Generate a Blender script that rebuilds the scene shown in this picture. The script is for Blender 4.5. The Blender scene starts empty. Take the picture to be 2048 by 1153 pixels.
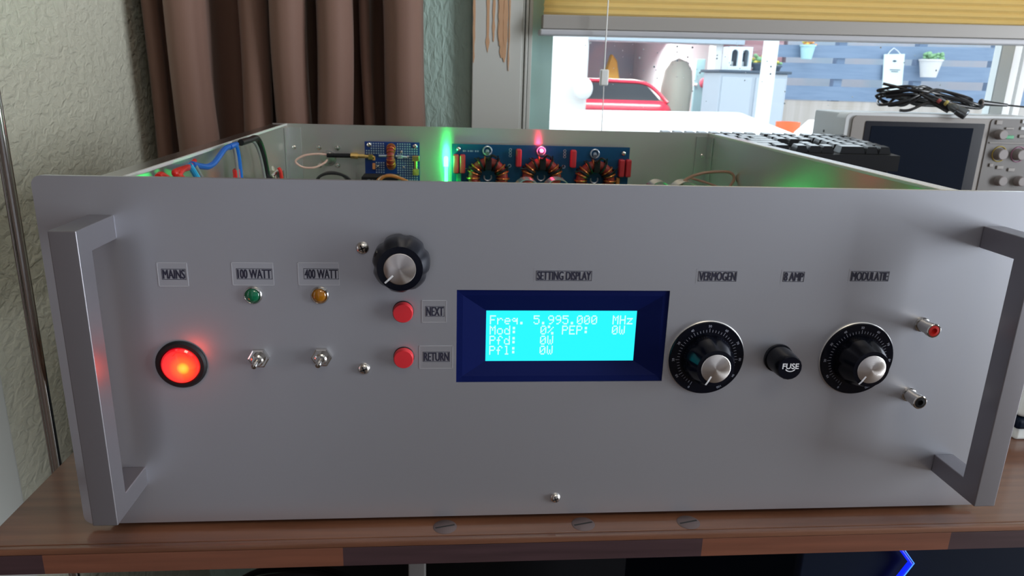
import bpy, bmesh, math, random
from mathutils import Vector, Matrix

# ------------------------------------------------------------------ camera, sky, sun, lights, exposure
S = bpy.context.scene
COL = S.collection
MM = 0.001
cam = bpy.data.cameras.new('camera')
cam.sensor_width = 36.0
cam.lens = 36.0 * 1459.3187 / 2048.0
cam.clip_start = 0.01
cam.clip_end = 100
cam.dof.use_dof = True
cam.dof.focus_distance = 0.37
cam.dof.aperture_fstop = 32
camo = bpy.data.objects.new('camera', cam)
COL.objects.link(camo)
camo.matrix_world = Matrix(((0.9963642, -0.0046495, -0.0850686, 0.1841747),
                            (-0.0802118, 0.2853104, -0.9550728, -0.3373275),
                            (0.0287116, 0.9584239, 0.2839001, 0.2265428),
                            (0, 0, 0, 1)))
S.camera = camo
S.view_settings.view_transform = 'Standard'
S.view_settings.look = 'None'
S.view_settings.gamma = 1.0
S.view_settings.exposure = 0.0
S.view_settings.use_curve_mapping = False

world = bpy.data.worlds.new('sky')
S.world = world
world.use_nodes = True
wn = world.node_tree
wn.nodes.clear()
wo = wn.nodes.new('ShaderNodeOutputWorld')
wb = wn.nodes.new('ShaderNodeBackground')
wb.inputs[0].default_value = (0.80, 0.90, 1.0, 1)
wb.inputs[1].default_value = 2.7
wn.links.new(wb.outputs[0], wo.inputs[0])

sun = bpy.data.lights.new('sun', 'SUN')
sun.energy = 0.5
sun.angle = math.radians(20)
sun.color = (1.0, 0.95, 0.86)
suno = bpy.data.objects.new('sun', sun)
COL.objects.link(suno)
suno.rotation_euler = Vector((0.35, 0.50, -0.95)).to_track_quat('-Z', 'Y').to_euler()


def area(name, loc, direction, sx, sy, power, color):
    l = bpy.data.lights.new(name, 'AREA')
    l.shape = 'RECTANGLE'
    l.size, l.size_y = sx, sy
    l.energy = power
    l.color = color
    o = bpy.data.objects.new(name, l)
    COL.objects.link(o)
    o.location = loc
    o.rotation_euler = Vector(direction).to_track_quat('-Z', 'Y').to_euler()
    return o


# added fill light, standing for an assumed second window in the right-hand wall
area('right_fill_light', (2.97, -0.95, 0.25), (-1, 0.0, 0), 0.9, 1.8, 85, (0.90, 0.95, 1.0))
# unseen warm fill light added under the ceiling, behind the camera
area('warm_fill_light', (0.5, -1.3, 1.66), (0, 0, -1), 0.5, 0.5, 7, (1.0, 0.86, 0.66))


# ------------------------------------------------------------------ materials
def lin(c):
    c = c / 255.0
    return c / 12.92 if c <= 0.04045 else ((c + 0.055) / 1.055) ** 2.4


def rgb(r, g, b):
    return (lin(r), lin(g), lin(b), 1.0)


def mat(name, col, rough=0.5, metal=0.0, spec=0.5, coat=0.0, coat_rough=0.1, emit=None, estr=0.0, aniso=0.0,
        noise=None, bump=None, trans=0.0, alpha=1.0, sheen=0.0):
    m = bpy.data.materials.new(name)
    m.use_nodes = True
    nt = m.node_tree
    b = nt.nodes['Principled BSDF']
    b.inputs['Base Color'].default_value = col
    b.inputs['Roughness'].default_value = rough
    b.inputs['Metallic'].default_value = metal
    b.inputs['Specular IOR Level'].default_value = spec
    b.inputs['Coat Weight'].default_value = coat
    b.inputs['Coat Roughness'].default_value = coat_rough
    b.inputs['Transmission Weight'].default_value = trans
    b.inputs['Alpha'].default_value = alpha
    b.inputs['Sheen Weight'].default_value = sheen
    if emit:
        b.inputs['Emission Color'].default_value = emit
        b.inputs['Emission Strength'].default_value = estr
    if aniso:
        b.inputs['Anisotropic'].default_value = aniso
        t = nt.nodes.new('ShaderNodeTangent')
        t.direction_type = 'UV_MAP'
        t.uv_map = 'uv'
        nt.links.new(t.outputs[0], b.inputs['Tangent'])
    tc = None
    if noise or bump:
        tc = nt.nodes.new('ShaderNodeTexCoord')
    if noise:  # (scale xyz, colour 2, low, high, detail)
        mp = nt.nodes.new('ShaderNodeMapping')
        mp.inputs['Scale'].default_value = noise[0]
        nz = nt.nodes.new('ShaderNodeTexNoise')
        nz.inputs['Scale'].default_value = 1.0
        nz.inputs['Detail'].default_value = 4
        rp = nt.nodes.new('ShaderNodeValToRGB')
        rp.color_ramp.elements[0].position = noise[2]
        rp.color_ramp.elements[1].position = noise[3]
        rp.color_ramp.elements[0].color = col
        rp.color_ramp.elements[1].color = noise[1]
        nt.links.new(tc.outputs['Object'], mp.inputs[0])
        nt.links.new(mp.outputs[0], nz.inputs['Vector'])
        nt.links.new(nz.outputs[0], rp.inputs[0])
        nt.links.new(rp.outputs[0], b.inputs['Base Color'])
    if bump:  # (scale xyz, strength, distance)
        mp = nt.nodes.new('ShaderNodeMapping')
        mp.inputs['Scale'].default_value = bump[0]
        nz = nt.nodes.new('ShaderNodeTexNoise')
        nz.inputs['Scale'].default_value = 1.0
        nz.inputs['Detail'].default_value = 5
        nz.inputs['Distortion'].default_value = 0.6
        bp = nt.nodes.new('ShaderNodeBump')
        bp.inputs['Strength'].default_value = bump[1]
        bp.inputs['Distance'].default_value = bump[2]
        nt.links.new(tc.outputs['Object'], mp.inputs[0])
        nt.links.new(mp.outputs[0], nz.inputs['Vector'])
        nt.links.new(nz.outputs[0], bp.inputs['Height'])
        nt.links.new(bp.outputs[0], b.inputs['Normal'])
    return m


M = {}
M['panel'] = mat('satin_silver_panel', (0.545, 0.56, 0.615, 1), 0.38, 0.80, bump=((2500, 2500, 2500), 0.03, 0.0002))
M['handle'] = mat('anodised_handle', (0.31, 0.30, 0.325, 1), 0.36, 0.8, bump=((3000, 3000, 200), 0.04, 0.0002))
M['alu'] = mat('brushed_aluminium', (0.70, 0.685, 0.655, 1), 0.29, 0.88, aniso=0.85)
M['alu_plain'] = mat('plain_aluminium', (0.62, 0.62, 0.61, 1), 0.38, 0.85)
M['alu_smooth'] = mat('smooth_aluminium', (0.42, 0.41, 0.42, 1), 0.24, 1.0)
M['edge_glint'] = mat('aluminium_edge_glint', (0.78, 0.78, 0.78, 1), 0.45, 0.25)  # bright glint along the sheet edge, put into a paler colour
M['alu_floor'] = mat('chassis_floor', (0.30, 0.30, 0.31, 1), 0.4, 0.9)
M['chrome'] = mat('chrome', (0.60, 0.58, 0.55, 1), 0.14, 1.0)
M['steel'] = mat('zinc_screw', (0.72, 0.69, 0.64, 1), 0.22, 1.0)
M['brass'] = mat('gold_plated', (0.80, 0.55, 0.20, 1), 0.25, 1.0)
M['slot'] = mat('screw_slot_dark', (0.02, 0.02, 0.02, 1), 0.6)
M['black'] = mat('black_gloss_plastic', (0.003, 0.004, 0.009, 1), 0.2, spec=0.28)
M['blackm'] = mat('black_matt_plastic', (0.010, 0.010, 0.012, 1), 0.5, spec=0.25)
M['rubber'] = mat('black_cable_rubber', (0.012, 0.012, 0.014, 1), 0.28)
M['white_ink'] = mat('white_ink', (0.75, 0.76, 0.80, 1), 0.5)
M['dim_ink'] = mat('pale_scale_ink', (0.32, 0.34, 0.42, 1), 0.5)
M['ink'] = mat('label_black_ink', (0.022, 0.022, 0.045, 1), 0.45)
M['sticker'] = mat('clear_label_tape', (0.58, 0.595, 0.65, 1), 0.32, 0.76)
M['sticker_edge'] = mat('clear_label_tape_edge', (0.75, 0.76, 0.80, 1), 0.32, 0.65)
M['lens_green'] = mat('green_lens', (0.0, 0.10, 0.045, 1), 0.08, coat=1.0, emit=(0.0, 0.30, 0.12, 1), estr=0.05)
M['lens_amber'] = mat('amber_lens', (0.30, 0.11, 0.002, 1), 0.08, coat=1.0, emit=(0.5, 0.22, 0.0, 1), estr=0.05)
M['red_button'] = mat('red_push_button', (0.62, 0.025, 0.035, 1), 0.35)
M['red_socket'] = mat('red_socket', (0.60, 0.02, 0.015, 1), 0.35)
M['lcd_bezel'] = mat('display_bezel', (0.003, 0.008, 0.075, 1), 0.5, spec=0.1)  # blue glow of the display is put into the bezel's colour
M['lcd'] = mat('display_backlight', (0, 0, 0, 1), 0.3, emit=(0.02, 0.84, 1.0, 1), estr=1.15)
M['lcd_ink'] = mat('display_character', (0, 0, 0, 1), 0.3, emit=(0.58, 1.0, 1.0, 1), estr=1.1)
M['lcd_leak'] = mat('display_backlight_leak', (0.01, 0.02, 0.1, 1), 0.3, emit=(0.0, 0.03, 0.45, 1), estr=0.55)
M['pcb_blue'] = mat('blue_board', (0.008, 0.035, 0.20, 1), 0.35)
M['pcb_teal'] = mat('teal_blue_board', (0.005, 0.065, 0.17, 1), 0.3)
M['tin'] = mat('tinned_pad', (0.55, 0.62, 0.72, 1), 0.3, 0.7)
M['toroid'] = mat('iron_core', (0.30, 0.028, 0.02, 1), 0.5)
M['copper'] = mat('enamelled_copper', (0.48, 0.15, 0.045, 1), 0.28, 0.7)
M['red_cap'] = mat('red_film_capacitor', (0.56, 0.03, 0.045, 1), 0.4)
M['red_wire'] = mat('red_wire', (0.65, 0.02, 0.015, 1), 0.35)
M['blue_wire'] = mat('blue_wire', (0.01, 0.13, 0.55, 1), 0.35)
M['sky_wire'] = mat('light_blue_wire', (0.03, 0.36, 0.68, 1), 0.35)
M['grey_wire'] = mat('grey_wire', (0.25, 0.25, 0.25, 1), 0.4)
M['coax'] = mat('brown_coax', (0.42, 0.24, 0.17, 1), 0.25)
M['coax_pale'] = mat('pinkish_coax', (0.70, 0.46, 0.38, 1), 0.25)
M['ribbon'] = mat('silver_strap', (0.80, 0.80, 0.78, 1), 0.25, 0.9)
M['orange_wire'] = mat('orange_brown_wire', (0.50, 0.20, 0.04, 1), 0.35)
M['white_plastic'] = mat('white_plastic', (0.84, 0.86, 0.86, 1), 0.4)
M['led_green'] = mat('lit_green_led', (0, 0, 0, 1), 0.3, emit=(0.02, 1.0, 0.20, 1), estr=40)
M['led_red'] = mat('lit_red_led', (0, 0, 0, 1), 0.3, emit=(1.0, 0.06, 0.16, 1), estr=14)
M['curtain'] = mat('brown_curtain_cloth', (0.20, 0.108, 0.080, 1), 0.75, sheen=0.15, bump=((500, 500, 120), 0.1, 0.0006))
M['plaster'] = mat('warm_lit_mint_plaster', (0.62, 0.61, 0.50, 1), 0.62, bump=((70, 70, 110), 1.0, 0.004))  # warm light on the left wall is put into the base colour
M['plaster_back'] = mat('mint_textured_plaster_back', (0.37, 0.50, 0.45, 1), 0.62, bump=((120, 60, 48), 0.8, 0.005))
M['mint'] = mat('shaded_window_frame', (0.40, 0.60, 0.57, 1), 0.4)  # mint cast of shade and reflected walls, put into the frame's colour
M['white_paint'] = mat('grey_white_paint', (0.56, 0.57, 0.54, 1), 0.35)
M['ceiling'] = mat('ceiling_paint', (0.70, 0.69, 0.66, 1), 0.8)
M['roomwall'] = mat('room_wall_paint', (0.55, 0.54, 0.53, 1), 0.8)
M['darkwall'] = mat('dark_room_wall', (0.26, 0.25, 0.27, 1), 0.8)
M['walnut'] = mat('walnut_door', (0.06, 0.035, 0.025, 1), 0.5)
M['floor'] = mat('dark_floor', (0.07, 0.045, 0.03, 1), 0.6)
M['scope_grey'] = mat('instrument_grey', (0.27, 0.25, 0.235, 1), 0.45)
M['scope_light'] = mat('instrument_light_grey', (0.62, 0.65, 0.67, 1), 0.4)
M['scope_panel'] = mat('instrument_panel_grey', (0.16, 0.15, 0.145, 1), 0.5)
M['screen'] = mat('dark_screen', (0.010, 0.014, 0.024, 1), 0.1, spec=0.15)
M['screen_rim'] = mat('screen_rim', (0.004, 0.005, 0.012, 1), 0.25)
M['knob_grey'] = mat('instrument_knob', (0.27, 0.245, 0.245, 1), 0.5)
M['green_key'] = mat('green_lit_key', (0.03, 0.28, 0.12, 1), 0.4, emit=(0.02, 0.5, 0.2, 1), estr=0.12)
M['key'] = mat('black_keycap', (0.010, 0.011, 0.013, 1), 0.2, spec=0.5)
M['tower'] = mat('dark_tower_front', (0.003, 0.008, 0.022, 1), 0.5, spec=0.15)
M['led_blue'] = mat('blue_light_strip', (0, 0, 0, 1), 0.3, emit=(0.005, 0.02, 1.0, 1), estr=1.2)
M['blue_peak'] = mat('blue_light_strip_edge', (0, 0, 0, 1), 0.3, emit=(0.05, 0.22, 1.0, 1), estr=2.0)
M['orange'] = mat('orange_pot', (0.85, 0.16, 0.04, 1), 0.5)
M['fence'] = mat('blue_grey_fence_paint', (0.17, 0.245, 0.37, 1), 0.6, noise=((3, 3, 40), (0.20, 0.28, 0.41, 1), 0.4, 0.6))
M['fence_low'] = mat('weathered_wood', (0.42, 0.37, 0.33, 1), 0.7, noise=((14, 14, 0.6), (0.52, 0.47, 0.44, 1), 0.4, 0.65))
M['outwhite'] = mat('white_render', (0.80, 0.78, 0.76, 1), 0.7)
M['outpale'] = mat('pale_blue_paint', (0.50, 0.58, 0.66, 1), 0.5)
M['cabinet'] = mat('pale_grey_cabinet', (0.47, 0.53, 0.60, 1), 0.5)
M['dark_lid'] = mat('dark_lid', (0.06, 0.09, 0.13, 1), 0.5)
M['table_white'] = mat('white_table_top', (0.88, 0.89, 0.88, 1), 0.5)
M['garage_wall'] = mat('garage_wall', (0.50, 0.53, 0.58, 1), 0.8)  # paler and bluer, with the haze over the garage put into the colour
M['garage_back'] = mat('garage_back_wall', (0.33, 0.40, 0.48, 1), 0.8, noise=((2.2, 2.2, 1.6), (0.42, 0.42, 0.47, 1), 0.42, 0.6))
M['brick'] = mat('pink_brick', (0.42, 0.22, 0.24, 1), 0.8, noise=((3, 3, 25), (0.55, 0.36, 0.38, 1), 0.45, 0.6))
M['car_red'] = mat('red_car_paint', (0.55, 0.03, 0.07, 1), 0.3, coat=0.6)
M['car_glass'] = mat('dark_car_glass', (0.03, 0.04, 0.05, 1), 0.1)
M['tyre'] = mat('tyre_rubber', (0.02, 0.02, 0.02, 1), 0.8)
M['yellow'] = mat('yellow_sack', (0.50, 0.33, 0.06, 1), 0.6)
M['tarp'] = mat('pale_green_sheet', (0.50, 0.58, 0.54, 1), 0.7)
M['bluedoor'] = mat('light_blue_door', (0.32, 0.55, 0.62, 1), 0.5)
M['plant'] = mat('succulent_green', (0.22, 0.42, 0.22, 1), 0.6)
M['flower_or'] = mat('orange_flower', (0.85, 0.35, 0.12, 1), 0.6)
M['flower_ye'] = mat('yellow_flower', (0.70, 0.60, 0.12, 1), 0.6)
M['pot_white'] = mat('white_pot', (0.74, 0.73, 0.73, 1), 0.5)
M['pot_cyan'] = mat('pale_cyan_pot', (0.45, 0.72, 0.76, 1), 0.5)
M['ground'] = mat('paving', (0.35, 0.34, 0.33, 1), 0.8)
M['tag'] = mat('white_sign', (0.72, 0.86, 0.88, 1), 0.5)
M['lantern'] = mat('white_lantern', (0.72, 0.80, 0.86, 1), 0.5)
M['lantern_in'] = mat('lantern_inside', (0.16, 0.19, 0.24, 1), 0.7)
M['pink_ball'] = mat('pink_ball', (0.6, 0.12, 0.18, 1), 0.5)
M['drop'] = mat('raindrop', (0.75, 0.8, 0.85, 1), 0.05)
M['warm_wood'] = mat('bare_orange_wood', (0.56, 0.33, 0.19, 1), 0.6)
M['white_dev'] = mat('white_device', (0.80, 0.85, 0.85, 1), 0.35)
M['boxwhite'] = mat('pale_box', (0.85, 0.80, 0.78, 1), 0.6)
M['hose'] = mat('black_shiny_cable', (0.01, 0.01, 0.012, 1), 0.15)


def wood_material():
    m = mat('oiled_brown_wood', (0.11, 0.05, 0.028, 1), 0.42, coat=0.8, coat_rough=0.14,
            bump=((8, 180, 180), 0.12, 0.0008))
    nt = m.node_tree
    b = nt.nodes['Principled BSDF']
    tc = nt.nodes.new('ShaderNodeTexCoord')
    mp = nt.nodes.new('ShaderNodeMapping')
    mp.inputs['Scale'].default_value = (9, 120, 120)
    nz = nt.nodes.new('ShaderNodeTexNoise')
    nz.inputs['Scale'].default_value = 1
    nz.inputs['Detail'].default_value = 6
    rp = nt.nodes.new('ShaderNodeValToRGB')
    rp.color_ramp.elements[0].position = 0.3
    rp.color_ramp.elements[1].position = 0.72
    rp.color_ramp.elements[0].color = (0.125, 0.048, 0.025, 1)
    rp.color_ramp.elements[1].color = (0.23, 0.098, 0.052, 1)
    nt.links.new(tc.outputs['Object'], mp.inputs[0])
    nt.links.new(mp.outputs[0], nz.inputs['Vector'])
    nt.links.new(nz.outputs[0], rp.inputs[0])
    nt.links.new(rp.outputs[0], b.inputs['Base Color'])
    return m


def inlay_material():
    """edge lipping made of light and dark blocks that meet at butt joints along X"""
    m = mat('edge_blocks', (0.15, 0.05, 0.03, 1), 0.40, coat=0.2, coat_rough=0.25, bump=((10, 200, 300), 0.12, 0.0006))
    nt = m.node_tree
    b = nt.nodes['Principled BSDF']
    tc = nt.nodes.new('ShaderNodeTexCoord')
    sp = nt.nodes.new('ShaderNodeSeparateXYZ')
    mr = nt.nodes.new('ShaderNodeMapRange')
    mr.inputs['From Min'].default_value = -0.044
    mr.inputs['From Max'].default_value = 1.5
    rp = nt.nodes.new('ShaderNodeValToRGB')
    rp.color_ramp.interpolation = 'CONSTANT'
    lt, dk = (0.20, 0.073, 0.042, 1), (0.060, 0.031, 0.036, 1)
    stops = [(-0.044, dk), (-0.0148, lt), (0.1252, dk), (0.3132, lt), (0.4513, dk), (0.62, lt), (0.8, dk)]
    els = rp.color_ramp.elements
    while len(els) < len(stops):
        els.new(0.5)
    for e, (xx, c) in zip(els, stops):
        e.position = (xx + 0.044) / 1.544
        e.color = c
    mp = nt.nodes.new('ShaderNodeMapping')
    mp.inputs['Scale'].default_value = (14, 200, 260)
    nz = nt.nodes.new('ShaderNodeTexNoise')
    nz.inputs['Scale'].default_value = 1
    nz.inputs['Detail'].default_value = 5
    mx = nt.nodes.new('ShaderNodeMix')
    mx.data_type = 'RGBA'
    mx.blend_type = 'MULTIPLY'
    mx.inputs[0].default_value = 0.6
    L = nt.links.new
    L(tc.outputs['Object'], sp.inputs[0])
    L(sp.outputs[0], mr.inputs['Value'])
    L(mr.outputs[0], rp.inputs[0])
    L(tc.outputs['Object'], mp.inputs[0])
    L(mp.outputs[0], nz.inputs['Vector'])
    L(rp.outputs[0], mx.inputs[6])
    L(nz.outputs[0], mx.inputs[7])
    hs = nt.nodes.new('ShaderNodeHueSaturation')
    hs.inputs['Value'].default_value = 1.2
    L(mx.outputs[2], hs.inputs['Color'])
    L(hs.outputs[0], b.inputs['Base Color'])
    return m


def lamp_material():
    """red rocker lens lit by the lamp inside: the lamp shows as a yellow-white heart"""
    m = mat('lit_red_rocker', (0.5, 0.01, 0.01, 1), 0.12, coat=1.0, coat_rough=0.05)
    nt = m.node_tree
    b = nt.nodes['Principled BSDF']
    tc = nt.nodes.new('ShaderNodeTexCoord')
    vm = nt.nodes.new('ShaderNodeVectorMath')
    vm.operation = 'DISTANCE'
    vm.inputs[1].default_value = LAMP_HEART
    rp = nt.nodes.new('ShaderNodeValToRGB')
    el = rp.color_ramp.elements
    el[0].position = 0.0
    el[0].color = (1.0, 0.72, 0.10, 1)
    el[1].position = 1.0
    el[1].color = (0.45, 0.0, 0.01, 1)
    for p, c in ((0.16, (1.0, 0.55, 0.04, 1)), (0.30, (1.0, 0.15, 0.025, 1)), (0.62, (1.0, 0.035, 0.02, 1))):
        e = el.new(p)
        e.color = c
    mr = nt.nodes.new('ShaderNodeMapRange')
    mr.inputs['From Max'].default_value = 0.0105
    L = nt.links.new
    L(tc.outputs['Object'], vm.inputs[0])
    L(vm.outputs['Value'], mr.inputs['Value'])
    L(mr.outputs[0], rp.inputs[0])
    L(rp.outputs[0], b.inputs['Emission Color'])
    b.inputs['Emission Strength'].default_value = 1.1
    return m


def spun_material(cx, cz):
    """spun aluminium knob cap: turning marks give a radial sheen"""
    m = mat('spun_aluminium', (0.80, 0.76, 0.74, 1), 0.26, 1.0)
    nt = m.node_tree
    b = nt.nodes['Principled BSDF']
    b.inputs['Anisotropic'].default_value = 0.9
    tc = nt.nodes.new('ShaderNodeTexCoord')
    sb = nt.nodes.new('ShaderNodeVectorMath')
    sb.operation = 'SUBTRACT'
    sb.inputs[1].default_value = (cx, 0, cz)
    cr = nt.nodes.new('ShaderNodeVectorMath')
    cr.operation = 'CROSS_PRODUCT'
    cr.inputs[1].default_value = (0, 1, 0)
    nm = nt.nodes.new('ShaderNodeVectorMath')
    nm.operation = 'NORMALIZE'
    L = nt.links.new
    L(tc.outputs['Object'], sb.inputs[0])
    L(sb.outputs[0], cr.inputs[0])
    L(cr.outputs[0], nm.inputs[0])
    L(nm.outputs[0], b.inputs['Tangent'])
    return m


def glass_material():
    m = bpy.data.materials.new('window_glass')
    m.use_nodes = True
    nt = m.node_tree
    nt.nodes.clear()
    o = nt.nodes.new('ShaderNodeOutputMaterial')
    mx = nt.nodes.new('ShaderNodeMixShader')
    tr = nt.nodes.new('ShaderNodeBsdfTransparent')
    tr.inputs[0].default_value = (0.97, 0.985, 0.98, 1)
    gl = nt.nodes.new('ShaderNodeBsdfGlossy')
    gl.inputs['Roughness'].default_value = 0.02
    fr = nt.nodes.new('ShaderNodeFresnel')
    fr.inputs[0].default_value = 1.45
    L = nt.links.new
    L(fr.outputs[0], mx.inputs[0])
    L(tr.outputs[0], mx.inputs[1])
    L(gl.outputs[0], mx.inputs[2])
    L(mx.outputs[0], o.inputs[0])
    return m


def blind_material():
    m = mat('yellow_pleated_cloth', (0.66, 0.53, 0.24, 1), 0.7)
    nt = m.node_tree
    b = nt.nodes['Principled BSDF']
    o = nt.nodes['Material Output']
    tl = nt.nodes.new('ShaderNodeBsdfTranslucent')
    tl.inputs[0].default_value = (0.95, 0.74, 0.34, 1)
    mx = nt.nodes.new('ShaderNodeMixShader')
    mx.inputs[0].default_value = 0.7
    nt.links.new(b.outputs[0], mx.inputs[1])
    nt.links.new(tl.outputs[0], mx.inputs[2])
    nt.links.new(mx.outputs[0], o.inputs[0])
    return m


M['wood'] = wood_material()
M['inlay'] = inlay_material()
M['glass'] = glass_material()
M['blind'] = blind_material()


# ------------------------------------------------------------------ geometry helpers (millimetres in, metres out)
def V(*a):
    return Vector(a)


def smooth_path(pts, n=8, closed=False):
    P = [Vector(p) for p in pts]
    out = []
    N = len(P)
    rng = range(N) if closed else range(N - 1)
    for i in rng:
        if closed:
            p0, p1, p2, p3 = P[(i - 1) % N], P[i], P[(i + 1) % N], P[(i + 2) % N]
        else:
            p0, p1, p2, p3 = P[max(i - 1, 0)], P[i], P[i + 1], P[min(i + 2, N - 1)]
        for k in range(n):
            t = k / n
            out.append(0.5 * ((2 * p1) + (-p0 + p2) * t + (2 * p0 - 5 * p1 + 4 * p2 - p3) * t * t
                              + (-p0 + 3 * p1 - 3 * p2 + p3) * t ** 3))
    if not closed:
        out.append(P[-1])
    return out


class MB:
    def __init__(self):
        self.bm = bmesh.new()
        self.bev = False

    def add(self, verts, faces):
        vs = [self.bm.verts.new(Vector(v)) for v in verts]
        for f in faces:
            try:
                self.bm.faces.new([vs[i] for i in f])
            except ValueError:
                pass
        return self

    def box(self, a, b, bevel=0.0, seg=2):
        x0, y0, z0 = a
        x1, y1, z1 = b
        t = bmesh.new()
        vs = [t.verts.new(p) for p in ((x0, y0, z0), (x1, y0, z0), (x1, y1, z0), (x0, y1, z0),
                                       (x0, y0, z1), (x1, y0, z1), (x1, y1, z1), (x0, y1, z1))]
        for f in ((0, 3, 2, 1), (4, 5, 6, 7), (0, 1, 5, 4), (1, 2, 6, 5), (2, 3, 7, 6), (3, 0, 4, 7)):
            t.faces.new([vs[i] for i in f])
        if bevel > 0:
            self.bev = True
            bmesh.ops.bevel(t, geom=t.edges[:], offset=bevel, segments=seg, affect='EDGES', profile=0.5)
        self._merge(t)
        return self

    def _merge(self, t):
        t.verts.index_update()
        vs = [self.bm.verts.new(v.co) for v in t.verts]
        for f in t.faces:
            self.bm.faces.new([vs[v.index] for v in f.verts])
        t.free()

    def frame(self, axis):
        a = Vector(axis).normalized()
        h = Vector((0, 0, 1)) if abs(a.z) < 0.9 else Vector((1, 0, 0))
        u = a.cross(h).normalized()
        v = u.cross(a).normalized()
        return a, u, v

    def lathe(self, org, axis, prof, seg=32, rad=None, cap=True):
        """prof: list of (radius, height along axis); rad(theta, k) scales the radius of ring k"""
        org = Vector(org)
        a, u, v = self.frame(axis)
        rings = []
        for k, (r, h) in enumerate(prof):
            ring = []
            for i in range(seg):
                t = 2 * math.pi * i / seg
                rr = r * (rad(t, k) if rad else 1.0)
                ring.append(self.bm.verts.new(org + a * h + (u * math.cos(t) + v * math.sin(t)) * rr))
            rings.append(ring)
        for k in range(len(rings) - 1):
            for i in range(seg):
                j = (i + 1) % seg
                self.bm.faces.new((rings[k][i], rings[k][j], rings[k + 1][j], rings[k + 1][i]))
        if cap:
            if prof[0][0] > 1e-6:
                self.bm.faces.new(list(reversed(rings[0])))
            if prof[-1][0] > 1e-6:
                self.bm.faces.new(rings[-1])
        return self

    def cyl(self, p0, p1, r, r1=None, seg=24):
        d = Vector(p1) - Vector(p0)
        return self.lathe(p0, d, [(r, 0), (r if r1 is None else r1, d.length)], seg)

    def tube(self, pts, r, seg=10, closed=False, smooth=8, flat=None):
        P = smooth_path(pts, smooth, closed) if smooth else [Vector(p) for p in pts]
        n = len(P)
        rings = []
        prev = None
        for i in range(n):
            if closed:
                d = P[(i + 1) % n] - P[i - 1]
            else:
                d = P[min(i + 1, n - 1)] - P[max(i - 1, 0)]
            if d.length < 1e-9:
                d = Vector((1, 0, 0))
            d.normalize()
            if prev is None:
                h = Vector((0, 0, 1)) if abs(d.z) < 0.9 else Vector((1, 0, 0))
                u = d.cross(h).normalized()
            else:
                u = prev - d * prev.dot(d)
                u = u.normalized() if u.length > 1e-6 else prev
            prev = u
            w = d.cross(u)
            ru, rw = (r, r) if not flat else flat
            rings.append([self.bm.verts.new(P[i] + u * (math.cos(2 * math.pi * k / seg) * ru)
                                            + w * (math.sin(2 * math.pi * k / seg) * rw)) for k in range(seg)])
        m = n if closed else n - 1
        for i in range(m):
            A, B = rings[i], rings[(i + 1) % n]
            for k in range(seg):
                j = (k + 1) % seg
                self.bm.faces.new((A[k], A[j], B[j], B[k]))
        if not closed:
            self.bm.faces.new(list(reversed(rings[0])))
            self.bm.faces.new(rings[-1])
        return self

    def sphere(self, c, r, sc=(1, 1, 1), seg=20, rings=12):
        c = Vector(c)
        rows = []
        for i in range(rings + 1):
            t = math.pi * i / rings
            if i in (0, rings):
                rows.append([self.bm.verts.new(c + Vector((0, 0, r * math.cos(t) * sc[2])))])
            else:
                rows.append([self.bm.verts.new(c + Vector((r * math.sin(t) * math.cos(2 * math.pi * k / seg) * sc[0],
                                                           r * math.sin(t) * math.sin(2 * math.pi * k / seg) * sc[1],
                                                           r * math.cos(t) * sc[2]))) for k in range(seg)])
        for i in range(rings):
            A, B = rows[i], rows[i + 1]
            for k in range(seg):
                j = (k + 1) % seg
                if len(A) == 1:
                    self.bm.faces.new((A[0], B[k], B[j]))
                elif len(B) == 1:
                    self.bm.faces.new((A[k], B[0], A[j]))
                else:
                    self.bm.faces.new((A[k], B[k], B[j], A[j]))
        return self

    def torus(self, c, axis, R, r, seg=40, rs=12, sq=1.0, a0=0.0, a1=None):
        c = Vector(c)
        a, u, v = self.frame(axis)
        n = seg
        full = a1 is None
        rings = []
        for i in range(n if full else n + 1):
            t = 2 * math.pi * i / n if full else a0 + (a1 - a0) * i / n
            e = u * math.cos(t) + v * math.sin(t)
            rings.append([self.bm.verts.new(c + e * (R + r * math.cos(2 * math.pi * k / rs))
                                            + a * (r * sq * math.sin(2 * math.pi * k / rs))) for k in range(rs)])
        for i in range(n):
            A, B = rings[i], rings[(i + 1) % len(rings)]
            for k in range(rs):
                j = (k + 1) % rs
                self.bm.faces.new((A[k], B[k], B[j], A[j]))
        if not full:
            self.bm.faces.new(rings[0])
            self.bm.faces.new(list(reversed(rings[-1])))
        return self

    def prism(self, poly, plane, d0, d1, holes=(), bevel=0):
        """poly in 2D extruded from d0 to d1. plane 'xz' (along y), 'xy' (along z), 'yz' (along x)"""
        def mk(p, d):
            return {'xz': (p[0], d, p[1]), 'xy': (p[0], p[1], d), 'yz': (d, p[0], p[1])}[plane]
        t = bmesh.new()
        loops = []
        edges = []
        for pl in [poly] + list(holes):
            vs = [t.verts.new(mk(p, d0)) for p in pl]
            loops.append(vs)
            for i in range(len(vs)):
                edges.append(t.edges.new((vs[i], vs[(i + 1) % len(vs)])))
        if holes:
            bmesh.ops.triangle_fill(t, edges=edges, use_beauty=True)
        else:
            t.faces.new(loops[0])
        r = bmesh.ops.extrude_face_region(t, geom=t.faces[:])
        nv = [g for g in r['geom'] if isinstance(g, bmesh.types.BMVert)]
        o = Vector(mk((0, 0), d1)) - Vector(mk((0, 0), d0))
        bmesh.ops.translate(t, verts=nv, vec=o)
        bmesh.ops.recalc_face_normals(t, faces=t.faces[:])
        if bevel:
            self.bev = True
            es = [e for e in t.edges if e.calc_face_angle(0) > 0.6]
            bmesh.ops.bevel(t, geom=es, offset=bevel, segments=2, affect='EDGES', profile=0.5)
        self._merge(t)
        return self

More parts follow.
